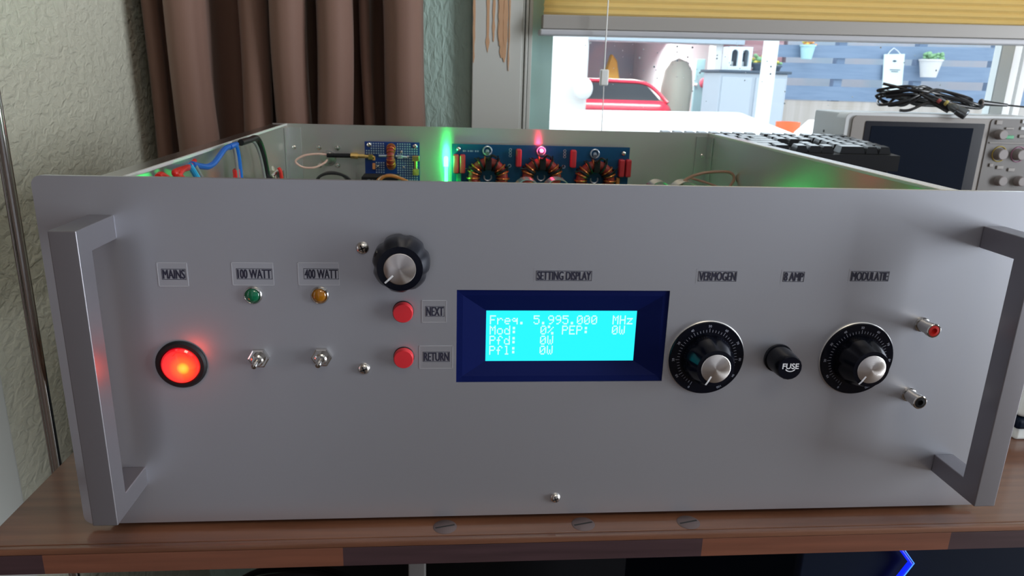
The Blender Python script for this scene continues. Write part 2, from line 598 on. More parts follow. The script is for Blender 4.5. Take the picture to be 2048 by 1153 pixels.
    def xform(self, mtx):
        bmesh.ops.transform(self.bm, matrix=mtx, verts=self.bm.verts[:])
        return self

    def done(self, name, m, parent=None, angle=35, uv=None, origin=None, recalc=True, label=None):
        if recalc:
            bmesh.ops.recalc_face_normals(self.bm, faces=self.bm.faces[:])
        base = Vector((0, 0, 0))
        q = parent
        while q is not None:
            base += Vector(q.location)
            q = q.parent
        org = Vector(origin) * MM if origin is not None else base.copy()
        if uv:
            ul = self.bm.loops.layers.uv.new('uv')
            ix = {'x': 0, 'y': 1, 'z': 2}
            for f in self.bm.faces:
                for l in f.loops:
                    l[ul].uv = (l.vert.co[ix[uv[0]]] * MM, l.vert.co[ix[uv[1]]] * MM)
        for v in self.bm.verts:
            v.co = v.co * MM - org
        me = bpy.data.meshes.new(name)
        self.bm.to_mesh(me)
        self.bm.free()
        me.materials.append(m)
        if angle:
            me.polygons.foreach_set('use_smooth', [True] * len(me.polygons))
            me.set_sharp_from_angle(angle=math.radians(angle))
        o = bpy.data.objects.new(name, me)
        COL.objects.link(o)
        if self.bev and angle:
            o.modifiers.new('face_weighted_shading', 'WEIGHTED_NORMAL').keep_sharp = True
        if parent is not None:
            o.parent = parent
        o.location = org - base
        if label:
            o['label'] = label
        return o


def tag(o, label, cat, group=None):
    o['label'] = label
    o['category'] = cat
    if group:
        o['group'] = group
    return o


def thing(name, loc, label, cat, group=None):
    o = bpy.data.objects.new(name, None)
    o.empty_display_size = 0.02
    COL.objects.link(o)
    o.location = Vector(loc) * MM
    return tag(o, label, cat, group)


def struct(o):
    o['kind'] = 'structure'
    return o


def stuff(o):
    o['kind'] = 'stuff'
    return o


def rrect(x0, z0, x1, z1, r, n=6):
    out = []
    for cx, cz, a in ((x1 - r, z1 - r, 0), (x0 + r, z1 - r, 90), (x0 + r, z0 + r, 180), (x1 - r, z0 + r, 270)):
        for k in range(n + 1):
            t = math.radians(a + 90 * k / n)
            out.append((cx + r * math.cos(t), cz + r * math.sin(t)))
    return out


def text_into(mb, s, cx, cz, w, h, y, bold=0.0, depth=0.08, rot=0.0, n=None):
    """lettering centred on (cx, cz) in the plane y, facing -Y, fitted to w x h"""
    cu = bpy.data.curves.new('lettering', 'FONT')
    cu.body = s
    cu.size = 1.0
    cu.offset = bold
    cu.extrude = 0.0
    cu.resolution_u = 4
    ob = bpy.data.objects.new('lettering', cu)
    COL.objects.link(ob)
    dg = bpy.context.evaluated_depsgraph_get()
    me = bpy.data.meshes.new_from_object(ob.evaluated_get(dg))
    COL.objects.unlink(ob)
    bpy.data.objects.remove(ob)
    bpy.data.curves.remove(cu)
    xs = [v.co.x for v in me.vertices]
    ys = [v.co.y for v in me.vertices]
    x0, x1, y0, y1 = min(xs), max(xs), min(ys), max(ys)
    sx, sy = w / (x1 - x0), h / (y1 - y0)
    c, sn = math.cos(rot), math.sin(rot)
    vs = []
    for v in me.vertices:
        a = (v.co.x - (x0 + x1) / 2) * sx
        b = (v.co.y - (y0 + y1) / 2) * sy
        vs.append((cx + a * c - b * sn, y, cz + a * sn + b * c))
    fs = [tuple(p.vertices) for p in me.polygons]
    nv = len(vs)
    top = vs + [(p[0], p[1] + depth, p[2]) for p in vs]
    fs2 = fs + [tuple(reversed([i + nv for i in f])) for f in fs]
    mb.add(top, fs2)
    bpy.data.meshes.remove(me)
    return mb


# ================================================================== THE SETTING
def wall_box(name, a, b, m, holes=None):
    return struct(MB().box(a, b).done(name, m, angle=0))


XR, XL, YB, YF, ZF, ZC = 3000, -238, 800, -3000, -745, 1750
wall_box('floor', (XL - 100, YF, ZF - 60), (XR, YB + 120, ZF), M['floor'])
wall_box('ceiling', (XL - 100, YF - 100, ZC), (XR + 100, YB + 120, ZC + 100), M['ceiling'])
wall_box('wall_left', (XL - 100, 190, ZF - 60), (XL, YB + 120, ZC), M['plaster'])
wall_box('wall_left', (XL - 100, YF - 100, ZF - 60), (XL, -760, ZC), M['darkwall'])
wall_box('wall_left', (XL - 100, -760, 1350), (XL, 190, ZC), M['darkwall'])
struct(MB().box((XL - 60, -758, ZF + 4), (XL - 20, 188, 1348), 3).done('door_1', M['walnut'], angle=30))
wall_box('wall_rear', (XL, YF - 100, ZF - 60), (XR + 100, YF, ZC), M['darkwall'])
# right wall with an opening left for the added fill light
for i, (a, b) in enumerate((((XR, YF, ZF - 60), (XR + 100, -1450, ZC)), ((XR, -450, ZF - 60), (XR + 100, YB + 120, ZC)),
                            ((XR, -1450, ZF - 60), (XR + 100, -450, -680)), ((XR, -1450, 1200), (XR + 100, -450, ZC)))):
    wall_box('wall_right', a, b, M['roomwall'])
# back wall around the window opening
WX0, WX1, WZ0, WZ1 = 303, 1900, 118, 900
wall_box('wall_back', (XL, YB, ZF - 60), (WX0, YB + 120, ZC), M['plaster_back'])
wall_box('wall_back', (WX1, YB, ZF - 60), (XR, YB + 120, ZC), M['plaster_back'])
wall_box('wall_back', (WX0, YB, ZF - 60), (WX1, YB + 120, WZ0), M['plaster_back'])
wall_box('wall_back', (WX0, YB, WZ1), (WX1, YB + 120, ZC), M['plaster_back'])
# architrave with beads
tr = MB().box((215.5, 780, ZF), (287.5, 800, 960), 1.5)
tr.box((287.5, 784, ZF), (291.5, 800, 960), 1.2).box((292.5, 782, ZF), (296.5, 800, 960), 1.2).box((297.5, 785, ZF), (303, 800, 960), 1.2)
trim = struct(tr.done('trim_1', M['white_paint'], angle=40))
random.seed(4)
pl = MB()
dy = 0.0
for cx, z0, w in ((217.5, 238, 1.6), (237.5, 253, 2.6), (246, 268, 2.0), (254, 268, 2.2), (258.5, 246, 4.2), (262, 240, 3.2), (268.5, 228, 0.9), (256, 262, 3.6), (263, 262, 3.2)):
    pts = []
    z1 = 420
    n = 14
    L, Rr = [], []
    for k in range(n + 1):
        z = z0 + (z1 - z0) * (k / n) ** 1.6
        ww = w * (0.25 + 0.75 * min(1, k / 3)) * random.uniform(0.55, 1.15)
        L.append((cx - ww + random.uniform(-.4, .4), z))
        Rr.append((cx + ww + random.uniform(-.4, .4), z))
    dy += 0.12
    pl.prism(L + Rr[::-1], 'xz', 779.6 - dy, 780.2)
struct(pl.done('peeled_paint', M['warm_wood'], trim, angle=0))
# door casing on the left wall
struct(MB().box((XL, 192, ZF), (XL + 14, 313, 1400), 1).box((XL, 315, ZF), (XL + 9, 322, 1400), 1).done('trim_2', M['white_paint'], angle=30))
# window: frame, pane, sill, raindrops
w1 = bpy.data.objects.new('window_1', None)
COL.objects.link(w1)
w1.location = (0.8, 0.83, 0.118)
struct(w1)
wf = MB()
wf.box((303, 806, 118), (336.5, 860, 900), 1)
wf.box((336.5, 806, 118), (1071, 860, 132), 1).box((336.5, 806, 860), (1071, 860, 900), 1)
struct(wf.done('window_frame', M['mint'], w1))
struct(MB().box((1071, 806, 118), (1084, 852, 900), 1).box((1092, 810, 118), (1104, 852, 900), 1).box((1084, 822, 118), (1092, 850, 900), .5).done('mullion', M['white_plastic'], w1))
struct(MB().box((1104, 806, 118), (1900, 860, 150), 1).box((1860, 806, 150), (1900, 860, 900), 1).done('casement_frame', M['mint'], w1))
struct(MB().box((336.5, 833, 132), (1071, 836, 860)).done('pane', M['glass'], w1, angle=0))
struct(MB().box((1104, 833, 150), (1860, 836, 900)).done('pane', M['glass'], w1, angle=0))
dr = MB()
random.seed(11)
for i in range(90):
    if i < 62:
        px, pz = random.gauss(560, 90), random.gauss(252, 30)
    else:
        px, pz = random.uniform(380, 1060), random.uniform(180, 300)
    if not (345 < px < 1065 and 140 < pz < 320):
        continue
    r = random.choice((0.7, 0.8, 0.9, 1.1, 1.5))
    dr.sphere((px, 836.2, pz), r, (1, .45, 1.1), 8, 6)
stuff(dr.done('raindrop', M['drop'], w1))
struct(MB().box((303, 770, 96), (1900, 806, 118), 2).done('window_sill', M['white_paint'], w1))

# ================================================================== DESK
desk = thing('desk', (300, 380, ZF), 'brown wooden desk carrying the silver amplifier', 'desk')
MB().box((-44, -12.5, -17.6), (1500, 770, -3), 0.8).done('desk_top', M['wood'], desk)
MB().box((-44, -16, -6.6), (1500, -12.5, -3), 0.9).done('edge_strip', M['wood'], desk, label='thin light brown strip along the front edge')
MB().box((-44, -15.6, -17.6), (1500, -12.5, -6.7), 0.3).done('edge_lipping', M['inlay'], desk, origin=(0, 0, 0), label='front edge made of light and dark wooden blocks')
MB().box((-44, 690, ZF), (1460, 698, -17.6)).done('dark_backing', M['blackm'], desk, angle=0)  # black sheet added to keep the space under the desk dark
MB().box((160, 40, ZF), (170, 60, -17.6), 0.8).done('leg', M['scope_panel'], desk, label='slim grey metal leg')
for lx in (-30, 1440):
    MB().box((lx, 700, ZF), (lx + 40, 740, -17.6), 0.8).done('leg', M['wood'], desk)
MB().box((1440, 20, ZF), (1480, 60, -17.6), 0.8).done('leg', M['wood'], desk)
for sx, sy in ((182.3, -5.2), (255.5, -5.6), (312.6, -6.2)):
    s = MB().lathe((sx, sy, -3.2), (0, 0, 1), [(6.0, 0), (6.2, 0.25), (5.6, 0.5)], 28).done('wood_screw', mat('dull_bronze_screw', (0.17, 0.13, 0.13, 1), 0.5, 0.4), desk)
    a = math.radians(14)
    c, n = math.cos(a), math.sin(a)
    MB().add([(sx - 5.2 * c + .55 * n, sy - 5.2 * n - .55 * c, -2.66), (sx + 5.2 * c + .55 * n, sy + 5.2 * n - .55 * c, -2.66),
              (sx + 5.2 * c - .55 * n, sy + 5.2 * n + .55 * c, -2.66), (sx - 5.2 * c - .55 * n, sy - 5.2 * n + .55 * c, -2.66)],
             [(0, 1, 2, 3)]).done('screw_slot', M['slot'], s, angle=0)

# ================================================================== THE AMPLIFIER
W, H, D = 482.6, 177.0, 468.0
ZT = 166.8
amp = thing('amplifier', (241.3, 200, -3), 'open silver rack amplifier with a lit blue display on the desk', 'amplifier')
LCDX0, LCDX1, LCDZ0, LCDZ1 = 187.6, 292.6, 76.8, 125.2
hole = [(LCDX0, LCDZ0), (LCDX1, LCDZ0), (LCDX1, LCDZ1), (LCDX0, LCDZ1)]
MB().prism(rrect(0, 0, W, H, 4.5), 'xz', 0, 3, holes=[hole]).done('front_panel', M['panel'], amp, angle=30)

# handles: square bar bent to a U
for side in (0, 1):
    def X(v):
        return W - v if side else v
    xa, xb = sorted((X(22.2), X(33.3)))
    o = [(0, 159.7), (-34.7, 159.7), (-34.7, 22), (0, 22), (0, 32.2), (-23.3, 32.2), (-23.3, 148.6), (0, 148.6)]
    MB().prism(o, 'yz', xa, xb, bevel=0.5).done('handle', M['handle'], amp, angle=60)
    for zz in (154.2, 27.0):
        pass

# side panels with an outward flange, back panel, floor pan
for side in (0, 1):
    s = -1 if side else 1
    def X(v):
        return W - v if side else v
    a, b = sorted((X(11.8), X(10.0)))
    MB().box((a, 3, 0.5), (b, D, ZT)).done('side_panel', M['alu'], amp, uv='zy', angle=0)
    a, b = sorted((X(11.0), X(-3.5)))
    MB().box((a, 62, ZT - 1.4), (b, D, ZT)).done('flange', M['alu_smooth'], amp, angle=0)
    a, b = sorted((X(12.3), X(10.4)))
    MB().box((a, 4, ZT - 1.0), (b, D - 1, ZT + 1.0), 0.3).done('side_panel_edge', M['edge_glint'], amp, angle=30)
    a, b = sorted((X(12.0), X(26)))
    c, d = sorted((X(12.0), X(13.5)))
    MB().box((a, D - 1.6, 1), (b, D - 0.2, ZT - 3)).box((c, D - 16, 1), (d, D - 1.6, ZT - 3)).done('corner_bracket', M['alu_plain'], amp, angle=0)
    MB().lathe((X(18.5), D - 1.6, 143), (0, -1, 0), [(2.2, 0), (2.0, 1), (1.0, 1.6)], 16).done('screw', M['steel'], amp)
MB().box((-3, D, 0.5), (W - 9, D + 1.8, ZT + 0.8)).done('back_panel', M['alu'], amp, uv='zx', angle=0)
MB().box((11.8, 3, 0.5), (W - 11.8, D, 2.5)).done('bottom_panel', M['alu_floor'], amp, angle=0)


def screw(x, z, r=3.0, y=0.0, parent=amp, cross=0.4):
    s = MB().lathe((x, y, z), (0, -1, 0), [(r, 0), (r * 0.98, r * .25), (r * 0.75, r * .55), (r * .35, r * .72), (0.01, r * .76)], 20).done('screw', M['steel'], parent)
    q = MB()
    for a in (cross, cross + math.pi / 2):
        c, n = math.cos(a) * r * .62, math.sin(a) * r * .62
        p, m = -math.sin(a) * r * .12, math.cos(a) * r * .12
        yy = y - r * .78
        q.add([(x - c - p, yy, z - n - m), (x + c - p, yy, z + n - m), (x + c + p, yy, z + n + m), (x - c + p, yy, z - n + m)], [(0, 1, 2, 3)])
    q.done('screw_recess', M['slot'], s, angle=0)
    return s


screw(143.4, 145.6)
screw(142.4, 84.6)
screw(240.6, 9.9, 2.8)


def label_plate(s, cx, cz, w, h=4.9, plate=None, name='name_label'):
    if plate:
        x0, z0, x1, z1 = plate
        e = MB().prism([(x0, z0), (x1, z0), (x1, z1), (x0, z1)], 'xz', -0.12, 0.0).done(name, M['sticker'], amp, angle=0)
        g = MB()
        t = 0.22
        for a in (((x0, -.2, z0), (x1, -.11, z0 + t)), ((x0, -.2, z1 - t), (x1, -.11, z1)), ((x0, -.2, z0), (x0 + t, -.11, z1)), ((x1 - t, -.2, z0), (x1, -.11, z1))):
            g.box(*a)
        g.done('tape_rim', M['sticker_edge'], e, angle=0)
    else:
        x0, x1, z0, z1 = cx - w / 2 - 1.2, cx + w / 2 + 1.2, cz - h / 2 - 1.2, cz + h / 2 + 1.2
        e = MB().prism([(x0, z0), (x1, z0), (x1, z1), (x0, z1)], 'xz', -0.06, 0.0).done(name, M['panel'], amp, angle=0)
    mb = MB()
    for k, dx in enumerate((-0.17, 0.0, 0.17)):
        text_into(mb, s, cx + dx, cz, w - 1.1, h - 0.8, -0.24 - 0.012 * k, 0.0)
    x0, x1, z0, z1 = cx - w / 2, cx + w / 2, cz - h / 2, cz + h / 2
    t = 0.2
    for a in (((x0, -.22, z0), (x1, -.14, z0 + t)), ((x0, -.22, z1 - t), (x1, -.14, z1)), ((x0, -.22, z0), (x0 + t, -.14, z1)), ((x1 - t, -.22, z0), (x1, -.14, z1))):
        mb.box(*a)
    mb.done('lettering', M['ink'], e, angle=0)


label_plate('MAINS', 56.8, 132.2, 10.8, 5.2, (49.6, 126.3, 63.0, 137.8))
label_plate('100 WATT', 93.2, 132.6, 16.2, 5.2, (83.0, 127.0, 101.9, 138.1))
label_plate('400 WATT', 123.9, 132.8, 16.2, 5.2, (113.2, 127.2, 132.2, 138.3))
label_plate('SETTING DISPLAY', 239.4, 132.6, 27.2, 5.0)
label_plate('VERMOGEN', 315.8, 132.8, 19.4, 5.2)
label_plate('8 AMP', 354.8, 132.8, 10.8, 5.2)
label_plate('MODULATIE', 394.4, 133.3, 20.0, 5.2)
label_plate('NEXT', 177.1, 114.3, 9.2, 5.2, (170.8, 108.6, 182.7, 119.9))
label_plate('RETURN', 177.8, 90.7, 13.2, 5.2, (169.4, 84.4, 185.8, 96.5))

# display window: bezel sloped to catch the glow, backlit glass and dot characters
bz = MB()
outer = hole
lip = [(LCDX0 + 3, LCDZ0 + 3), (LCDX1 - 3, LCDZ0 + 3), (LCDX1 - 3, LCDZ1 - 3), (LCDX0 + 3, LCDZ1 - 3)]
vx0, vx1, vz0, vz1 = 202.4, 277.7, 86.8, 113.3
inn = [(vx0, vz0), (vx1, vz0), (vx1, vz1), (vx0, vz1)]
vs = [(p[0], 0.6, p[1]) for p in outer] + [(p[0], 0.9, p[1]) for p in lip] + [(p[0], 4.0, p[1]) for p in inn]
fs = []
for r in (0, 4):
    for i in range(4):
        j = (i + 1) % 4
        fs.append((r + i, r + j, r + 4 + j, r + 4 + i))
bz.add(vs, fs)
bezel = bz.done('display_bezel', M['lcd_bezel'], amp, angle=0, recalc=True)
lw = MB().prism([(vx0 - 1, vz0 - 1), (vx1 + 1, vz0 - 1), (vx1 + 1, vz1 + 1), (vx0 - 1, vz1 + 1)], 'xz', 3.95, 5.2).done('display_screen', M['lcd'], amp, angle=0)
F57 = {
    'F': '11111 10000 10000 11110 10000 10000 10000', 'r': '00000 00000 10110 11001 10000 10000 10000',
    'e': '00000 00000 01110 10001 11111 10000 01110', 'q': '00000 00000 01101 10011 01111 00001 00001',
    '.': '00000 00000 00000 00000 00000 01100 01100', '5': '11111 10000 11110 00001 00001 10001 01110',
    '9': '01110 10001 10001 01111 00001 00010 01100', '0': '01110 10001 10011 10101 11001 10001 01110',
    'M': '10001 11011 10101 10101 10001 10001 10001', 'H': '10001 10001 10001 11111 10001 10001 10001',
    'z': '00000 00000 11111 00010 00100 01000 11111', 'o': '00000 00000 01110 10001 10001 10001 01110',
    'd': '00001 00001 01101 10011 10001 10001 01111', ':': '00000 01100 01100 00000 01100 01100 00000',
    '%': '11000 11001 00010 00100 01000 10011 00011', 'P': '11110 10001 10001 11110 10000 10000 10000',
    'E': '11111 10000 10000 11110 10000 10000 11111', 'W': '10001 10001 10001 10101 10101 10101 01010',
    'f': '00110 01001 01000 11100 01000 01000 01000', 'l': '01100 00100 00100 00100 00100 00100 01110'}
rows = ['Freq. 5.995.000  MHz', 'Mod:   0% PEP:   0W', 'Pfd:   0W', 'Pfl:   0W']
ch = MB()
for ri, line in enumerate(rows):
    for ci, c in enumerate(line):
        if c == ' ':
            continue
        g = F57[c].split()
        for a in range(7):
            for b in range(5):
                if g[a][b] == '1':
                    x = 205.5 + ci * 3.63 - 1.45 + b * 0.60
                    z = 108.9 - ri * 5.38 + 2.1 - a * 0.68
                    ch.box((x, 3.82, z - 0.66), (x + 0.585, 3.92, z))
ch.done('display_characters', M['lcd_ink'], lw, angle=0)

# round lit mains rocker
LAMP_C = (56.0, 87.3)
ms = MB().lathe((56.0, 0, 87.3), (0, -1, 0), [(11.9, 0), (11.9, 1.0), (11.0, 2.2), (9.4, 2.4), (9.0, 1.2), (9.0, 0.4)], 48).done('mains_switch', M['blackm'], amp, origin=(56.0, 0, 87.3))
LAMP_HEART = (0.0014, -0.0030, -0.0012)
M['rocker'] = lamp_material()
rk = MB()
rk.lathe((56.0, 0, 87.3), (0, -1, 0), [(8.9, 0.4), (8.8, 2.4), (7.9, 3.1), (6.0, 3.0), (3.0, 2.7), (0.01, 2.6)], 48)
rk.done('rocker', M['rocker'], ms, origin=(56.0, 0, 87.3), label='red rocker lit from inside')
MB().torus((57.0, -2.9, 90.2), (0, -1, 0), 4.2, 0.35, 24, 8, a0=math.radians(30), a1=math.radians(150)).done('rocker_rim', M['rocker'], ms, origin=(56.0, 0, 87.3))

_l = bpy.data.lights.new('mains_lamp_glow', 'POINT')
_l.energy, _l.color, _l.shadow_soft_size = 0.007, (1.0, 0.06, 0.02), 0.006
_o = bpy.data.objects.new('mains_lamp_glow', _l)
COL.objects.link(_o)
_o.parent = amp
_o.location = Vector((57.0, -11, 88.0)) * MM - Vector(amp.location)

# indicator lamps
for x, z, k in ((92.0, 122.3, 'lens_green'), (122.8, 122.4, 'lens_amber')):
    b = MB().lathe((x, 0, z), (0, -1, 0), [(4.3, 0), (4.2, 1.2), (3.7, 1.8), (3.2, 1.2)], 28, cap=False).done('indicator_lamp', M['chrome'], amp)
    MB().lathe((x, 0, z), (0, -1, 0), [(3.4, 0.9), (2.8, 1.7), (1.6, 2.3), (0.01, 2.5)], 24).done('lens', M[k], b, label='green lens' if 'green' in k else 'amber lens')

# toggle switches, bats pointing down towards the viewer
for x, z in ((92.6, 90.6), (122.4, 91.0)):
    t = MB().lathe((x, 0, z), (0, -1, 0), [(5.0, 0), (5.0, 1.9), (4.4, 2.2)], 6).lathe((x, 0, z), (0, -1, 0), [(3.0, 2), (3.0, 4.4), (2.3, 5.0)], 20).done('toggle_switch', M['chrome'], amp, angle=25)
    MB().lathe((x, -4.4, z), (-0.12, -1, -0.25), [(1.1, 0), (1.4, 3.0), (1.55, 4.0), (1.2, 5.0), (0.3, 5.3)], 16).done('lever', M['chrome'], t)

# push buttons
for z, nm in ((114.5, 0), (90.9, 1)):
    b = MB().lathe((161.9, 0, z), (0, -1, 0), [(5.1, 0), (5.1, 0.5), (4.9, 0.7)], 32).done('push_button', M['blackm'], amp)
    MB().lathe((161.9, 0, z), (0, -1, 0), [(4.85, 0.4), (4.85, 3.6), (4.4, 4.3), (0.01, 4.4)], 32).done('button_cap', M['red_button'], b, label='red cap')


def flute(t, k):
    return 1.0


def lobed_knob(x, z, name, rs, hs, cap_r, ang, parent, capy, lobes=7, depth=0.07):
    """black knob with lobed skirt, tapering barrel and a spun metal cap with pointer line"""
    def rad(t, k):
        if k in (1, 2):
            return 1.0 - depth * (0.5 + 0.5 * math.cos(lobes * t + 0.6)) ** 3 * 1.6
        return 1.0
    body = MB().lathe((x, 0, z), (0, -1, 0), [(rs[0], 0.6), (rs[0], hs[0]), (rs[1], hs[1]), (rs[2], hs[2]), (rs[3], hs[3]), (cap_r + 0.3, hs[3] + 0.2)], 84,
                      rad=lambda t, k: (1.0 - depth * max(0.0, math.cos(lobes * t + 0.6)) ** 2) if k in (0, 1, 2) else
                      ((1.0 - depth * .8 * max(0.0, math.cos(lobes * t + 0.6)) ** 2) if k == 3 else 1.0)).done(name, M['black'], parent, angle=38, origin=(x, 0, z))
    MB().lathe((x, 0, z), (0, -1, 0), [(cap_r, hs[3] - 0.2), (cap_r, hs[3] + 0.35), (cap_r - 0.35, hs[3] + 0.55), (0.01, hs[3] + 0.56)], 48).done('cap', spun_material(0, 0), body if parent is amp else body, origin=(x, 0, z), label='spun silver cap')
    a = math.radians(ang)
    dx, dz = math.cos(a), math.sin(a)
    q = MB()
    r0, r1, w = cap_r - 3.0, rs[2] - 0.6, 0.42
    yy0, yy1 = -(hs[3] + 0.62), -(hs[3] + 0.62)
    r1 = cap_r + 2.2
    q.add([(x + dx * r0 - dz * w, yy0, z + dz * r0 + dx * w), (x + dx * r0 + dz * w, yy0, z + dz * r0 - dx * w),
           (x + dx * (cap_r + .2) + dz * w, yy1, z + dz * (cap_r + .2) - dx * w), (x + dx * (cap_r + .2) - dz * w, yy1, z + dz * (cap_r + .2) + dx * w),
           (x + dx * r1 + dz * w, yy1 + .35, z + dz * r1 - dx * w), (x + dx * r1 - dz * w, yy1 + .35, z + dz * r1 + dx * w)],
          [(0, 1, 2, 3), (3, 2, 4, 5)])
    q.done('pointer', M['white_ink'], body, angle=0, origin=(x, 0, z))
    return body


lobed_knob(161.6, 139.3, 'tuning_knob', (13.4, 13.2, 12.0, 10.4), (4.0, 7.5, 11.5, 14.6), 7.3, 224, amp, 0)

# two calibrated dials: thin disc with printed scale, knob on top
for x, z, pang in ((314.3, 89.9, 243), (394.4, 89.1, 236)):
    dl = MB().lathe((x, 0, z), (0, -1, 0), [(19.9, 0), (19.9, 0.5), (19.5, 0.8)], 72).done('dial', M['alu_plain'], amp, origin=(x, 0, z), label='round dial with a pale metal rim and printed scale')
    MB().lathe((x, 0, z), (0, -1, 0), [(19.5, 0.7), (19.5, 1.3), (19.2, 1.8), (0.01, 1.8)], 72).done('dial_plate', M['black'], dl, origin=(x, 0, z))
    q = MB()
    for i in range(51):
        t = math.radians(243 - 306 * i / 50)
        l = 2.0 if i % 5 == 0 else 1.3
        r0, w = 14.2, 0.10
        c, s = math.cos(t), math.sin(t)
        q.add([(x + c * r0 - s * w, -1.9, z + s * r0 + c * w), (x + c * r0 + s * w, -1.9, z + s * r0 - c * w),
               (x + c * (r0 + l) + s * w, -1.9, z + s * (r0 + l) - c * w), (x + c * (r0 + l) - s * w, -1.9, z + s * (r0 + l) + c * w)], [(0, 1, 2, 3)])
    q.done('scale_marks', M['dim_ink'], dl, angle=0, origin=(x, 0, z))
    q = MB()
    for i in range(11):
        t = math.radians(243 - 306 * i / 10)
        text_into(q, str(i * 10), x + math.cos(t) * 17.4, z + math.sin(t) * 17.4, 0.8 * len(str(i * 10)), 1.2, -1.92, 0.01, rot=t - math.pi / 2)
    q.done('scale_numbers', M['dim_ink'], dl, angle=0, origin=(x, 0, z))
    lobed_knob(x, z, 'dial_knob', (13.0, 12.6, 10.6, 9.4), (3.6, 7.0, 12.0, 15.0), 7.4, pang, dl, 0)

# fuse holder
fu = MB().lathe((352.6, 0, 89.5), (0, -1, 0), [(7.6, 0), (7.6, 1.2), (7.2, 1.4)], 36).done('fuse_holder', M['black'], amp)
MB().lathe((352.6, 0, 89.5), (0, -1, 0), [(7.0, 1.2), (6.7, 10), (6.4, 13.4), (5.9, 14.0), (0.01, 14.0)], 36,
           rad=lambda t, k: 1.0 - (0.02 * abs(math.cos(9 * t)) if k in (1, 2) else 0)).done('fuse_cap', M['black'], fu)
q = MB()
text_into(q, 'FUSE', 352.8, 90.6, 8.4, 3.0, -14.12, 0.02)
pts = [(352.8 + 2.7 * math.cos(math.radians(a)), 89.3 + 1.7 * math.sin(math.radians(a))) for a in range(200, 341, 10)]
po = [(p[0], p[1]) for p in pts] + [(352.8 + (p[0] - 352.8) * .86, p[1] + .45) for p in reversed(pts)]
q.prism(po, 'xz', -14.12, -14.02)
q.done('lettering', M['white_ink'], fu, angle=0)

# measuring sockets
for x, z, k in ((426.8, 107.8, 'red_socket'), (427.2, 68.4, 'blackm')):
    s = MB().lathe((x, 0, z), (0, -1, 0), [(3.9, 0), (3.9, 0.8), (3.3, 1.0), (3.3, 7.4), (3.7, 7.6), (3.7, 10.2), (3.3, 10.5), (2.9, 10.5)], 28, cap=False).done('socket', M['chrome'], amp)
    MB().lathe((x, 0, z), (0, -1, 0), [(2.95, 8.0), (2.95, 10.4), (1.5, 10.6), (1.4, 9.0), (0.01, 9.0)], 24).done('socket_insert', M[k], s, label='red insert' if 'red' in k else 'black insert')

# ---- inside the case: boards on the back panel
YP = 462.0  # front face of the boards
# small perforated filter board
fb = MB().box((93.0, YP, 92), (151.2, YP + 1.6, 151.2)).done('filter_board', M['pcb_blue'], amp, angle=0)
dots = MB()
for i in range(22):
    for j in range(18):
        x, z = 95.0 + i * 2.54, 149.2 - j * 2.54
        if 113 < x < 128 or x > 149.8 or (x < 100 and z > 144) or (x > 142 and z > 144.5) or (94 < x < 113 and 131 < z < 139) or (x < 104 and z < 136):
            continue
        dots.box((x - 0.75, YP - 0.12, z - 0.75), (x + 0.75, YP, z + 0.75))
stuff(dots.done('solder_pad', M['tin'], fb, angle=0))
for x, z in ((97.9, 147.8), (146.5, 147.3)):
    MB().lathe((x, YP, z), (0, -1, 0), [(2.6, 0), (2.3, 1.2), (1.2, 1.9), (0.01, 2.0)], 16).done('board_screw', M['steel'], fb)
tor = MB()
tor.torus((121.4, YP - 6, 136.2), (1, 0, 0), 9.5, 3.2, 40, 10, 1.2)
tor.done('ring_core', M['toroid'], fb)
q = MB()
for i in range(17):
    a = 2 * math.pi * i / 17
    q.torus((121.4, YP - 6 + 9.5 * math.cos(a), 136.2 + 9.5 * math.sin(a)), (0, -math.sin(a), math.cos(a)), 4.2, 0.55, 14, 6)
q.done('ring_winding', M['copper'], fb)
q = MB().cyl((108, YP - 3, 136.6), (117, YP - 3, 136.6), 1.3).cyl((126, YP - 3, 136.6), (138, YP - 3, 135.8), 1.3).box((128, YP - 5, 134), (133, YP - 1, 138), .5)
q.done('solder_lead', M['tin'], fb)
q = MB()
q.box((101, YP - 2.4, 131.5), (104, YP, 135.8), .4).box((101, YP - 2.4, 122), (104, YP, 128.5), .4)
q.done('tantalum_capacitor', M['flower_or'], fb)
MB().lathe((106.6, YP, 125), (0, -1, 0), [(1.6, 0), (1.2, 1), (0.01, 1.5)], 12).done('solder_joint', M['steel'], fb)
q = MB().lathe((134, YP, 124.6), (0, -1, 0), [(1.4, 0), (1.1, 1), (0.01, 1.4)], 12)
q.done('solder_joint', M['steel'], fb)
q = MB().lathe((132, YP, 141), (0, -1, 0), [(1.8, 0), (1.4, 1.4), (0.01, 2.0)], 12)
q.done('solder_joint', M['steel'], fb)
q = MB().lathe((138.5, YP, 136), (0, -1, 0), [(1.6, 0), (1.2, 1.2), (0.01, 1.7)], 12)
q.done('solder_joint', M['steel'], fb)
q = MB().box((143.5, YP - 5, 131.5), (151, YP, 137.6), .8).cyl((147, YP - 3, 132), (147, YP - 3, 124), 1.8, seg=16).box((143.8, YP - 5, 116.5), (150.6, YP, 123.5), .6)
q.done('gold_connector', M['brass'], fb)
q = MB().cyl((86, YP - 3, 136), (93, YP - 3, 136), 2.4, seg=6).cyl((78.5, YP - 3, 136.2), (86, YP - 3, 136), 3.2, seg=8).cyl((93, YP - 3, 135.8), (103, YP - 3, 135), 2.0, seg=12).box((97, YP - 5, 132.4), (102, YP, 138), .4)
q.done('gold_plug', M['brass'], fb)

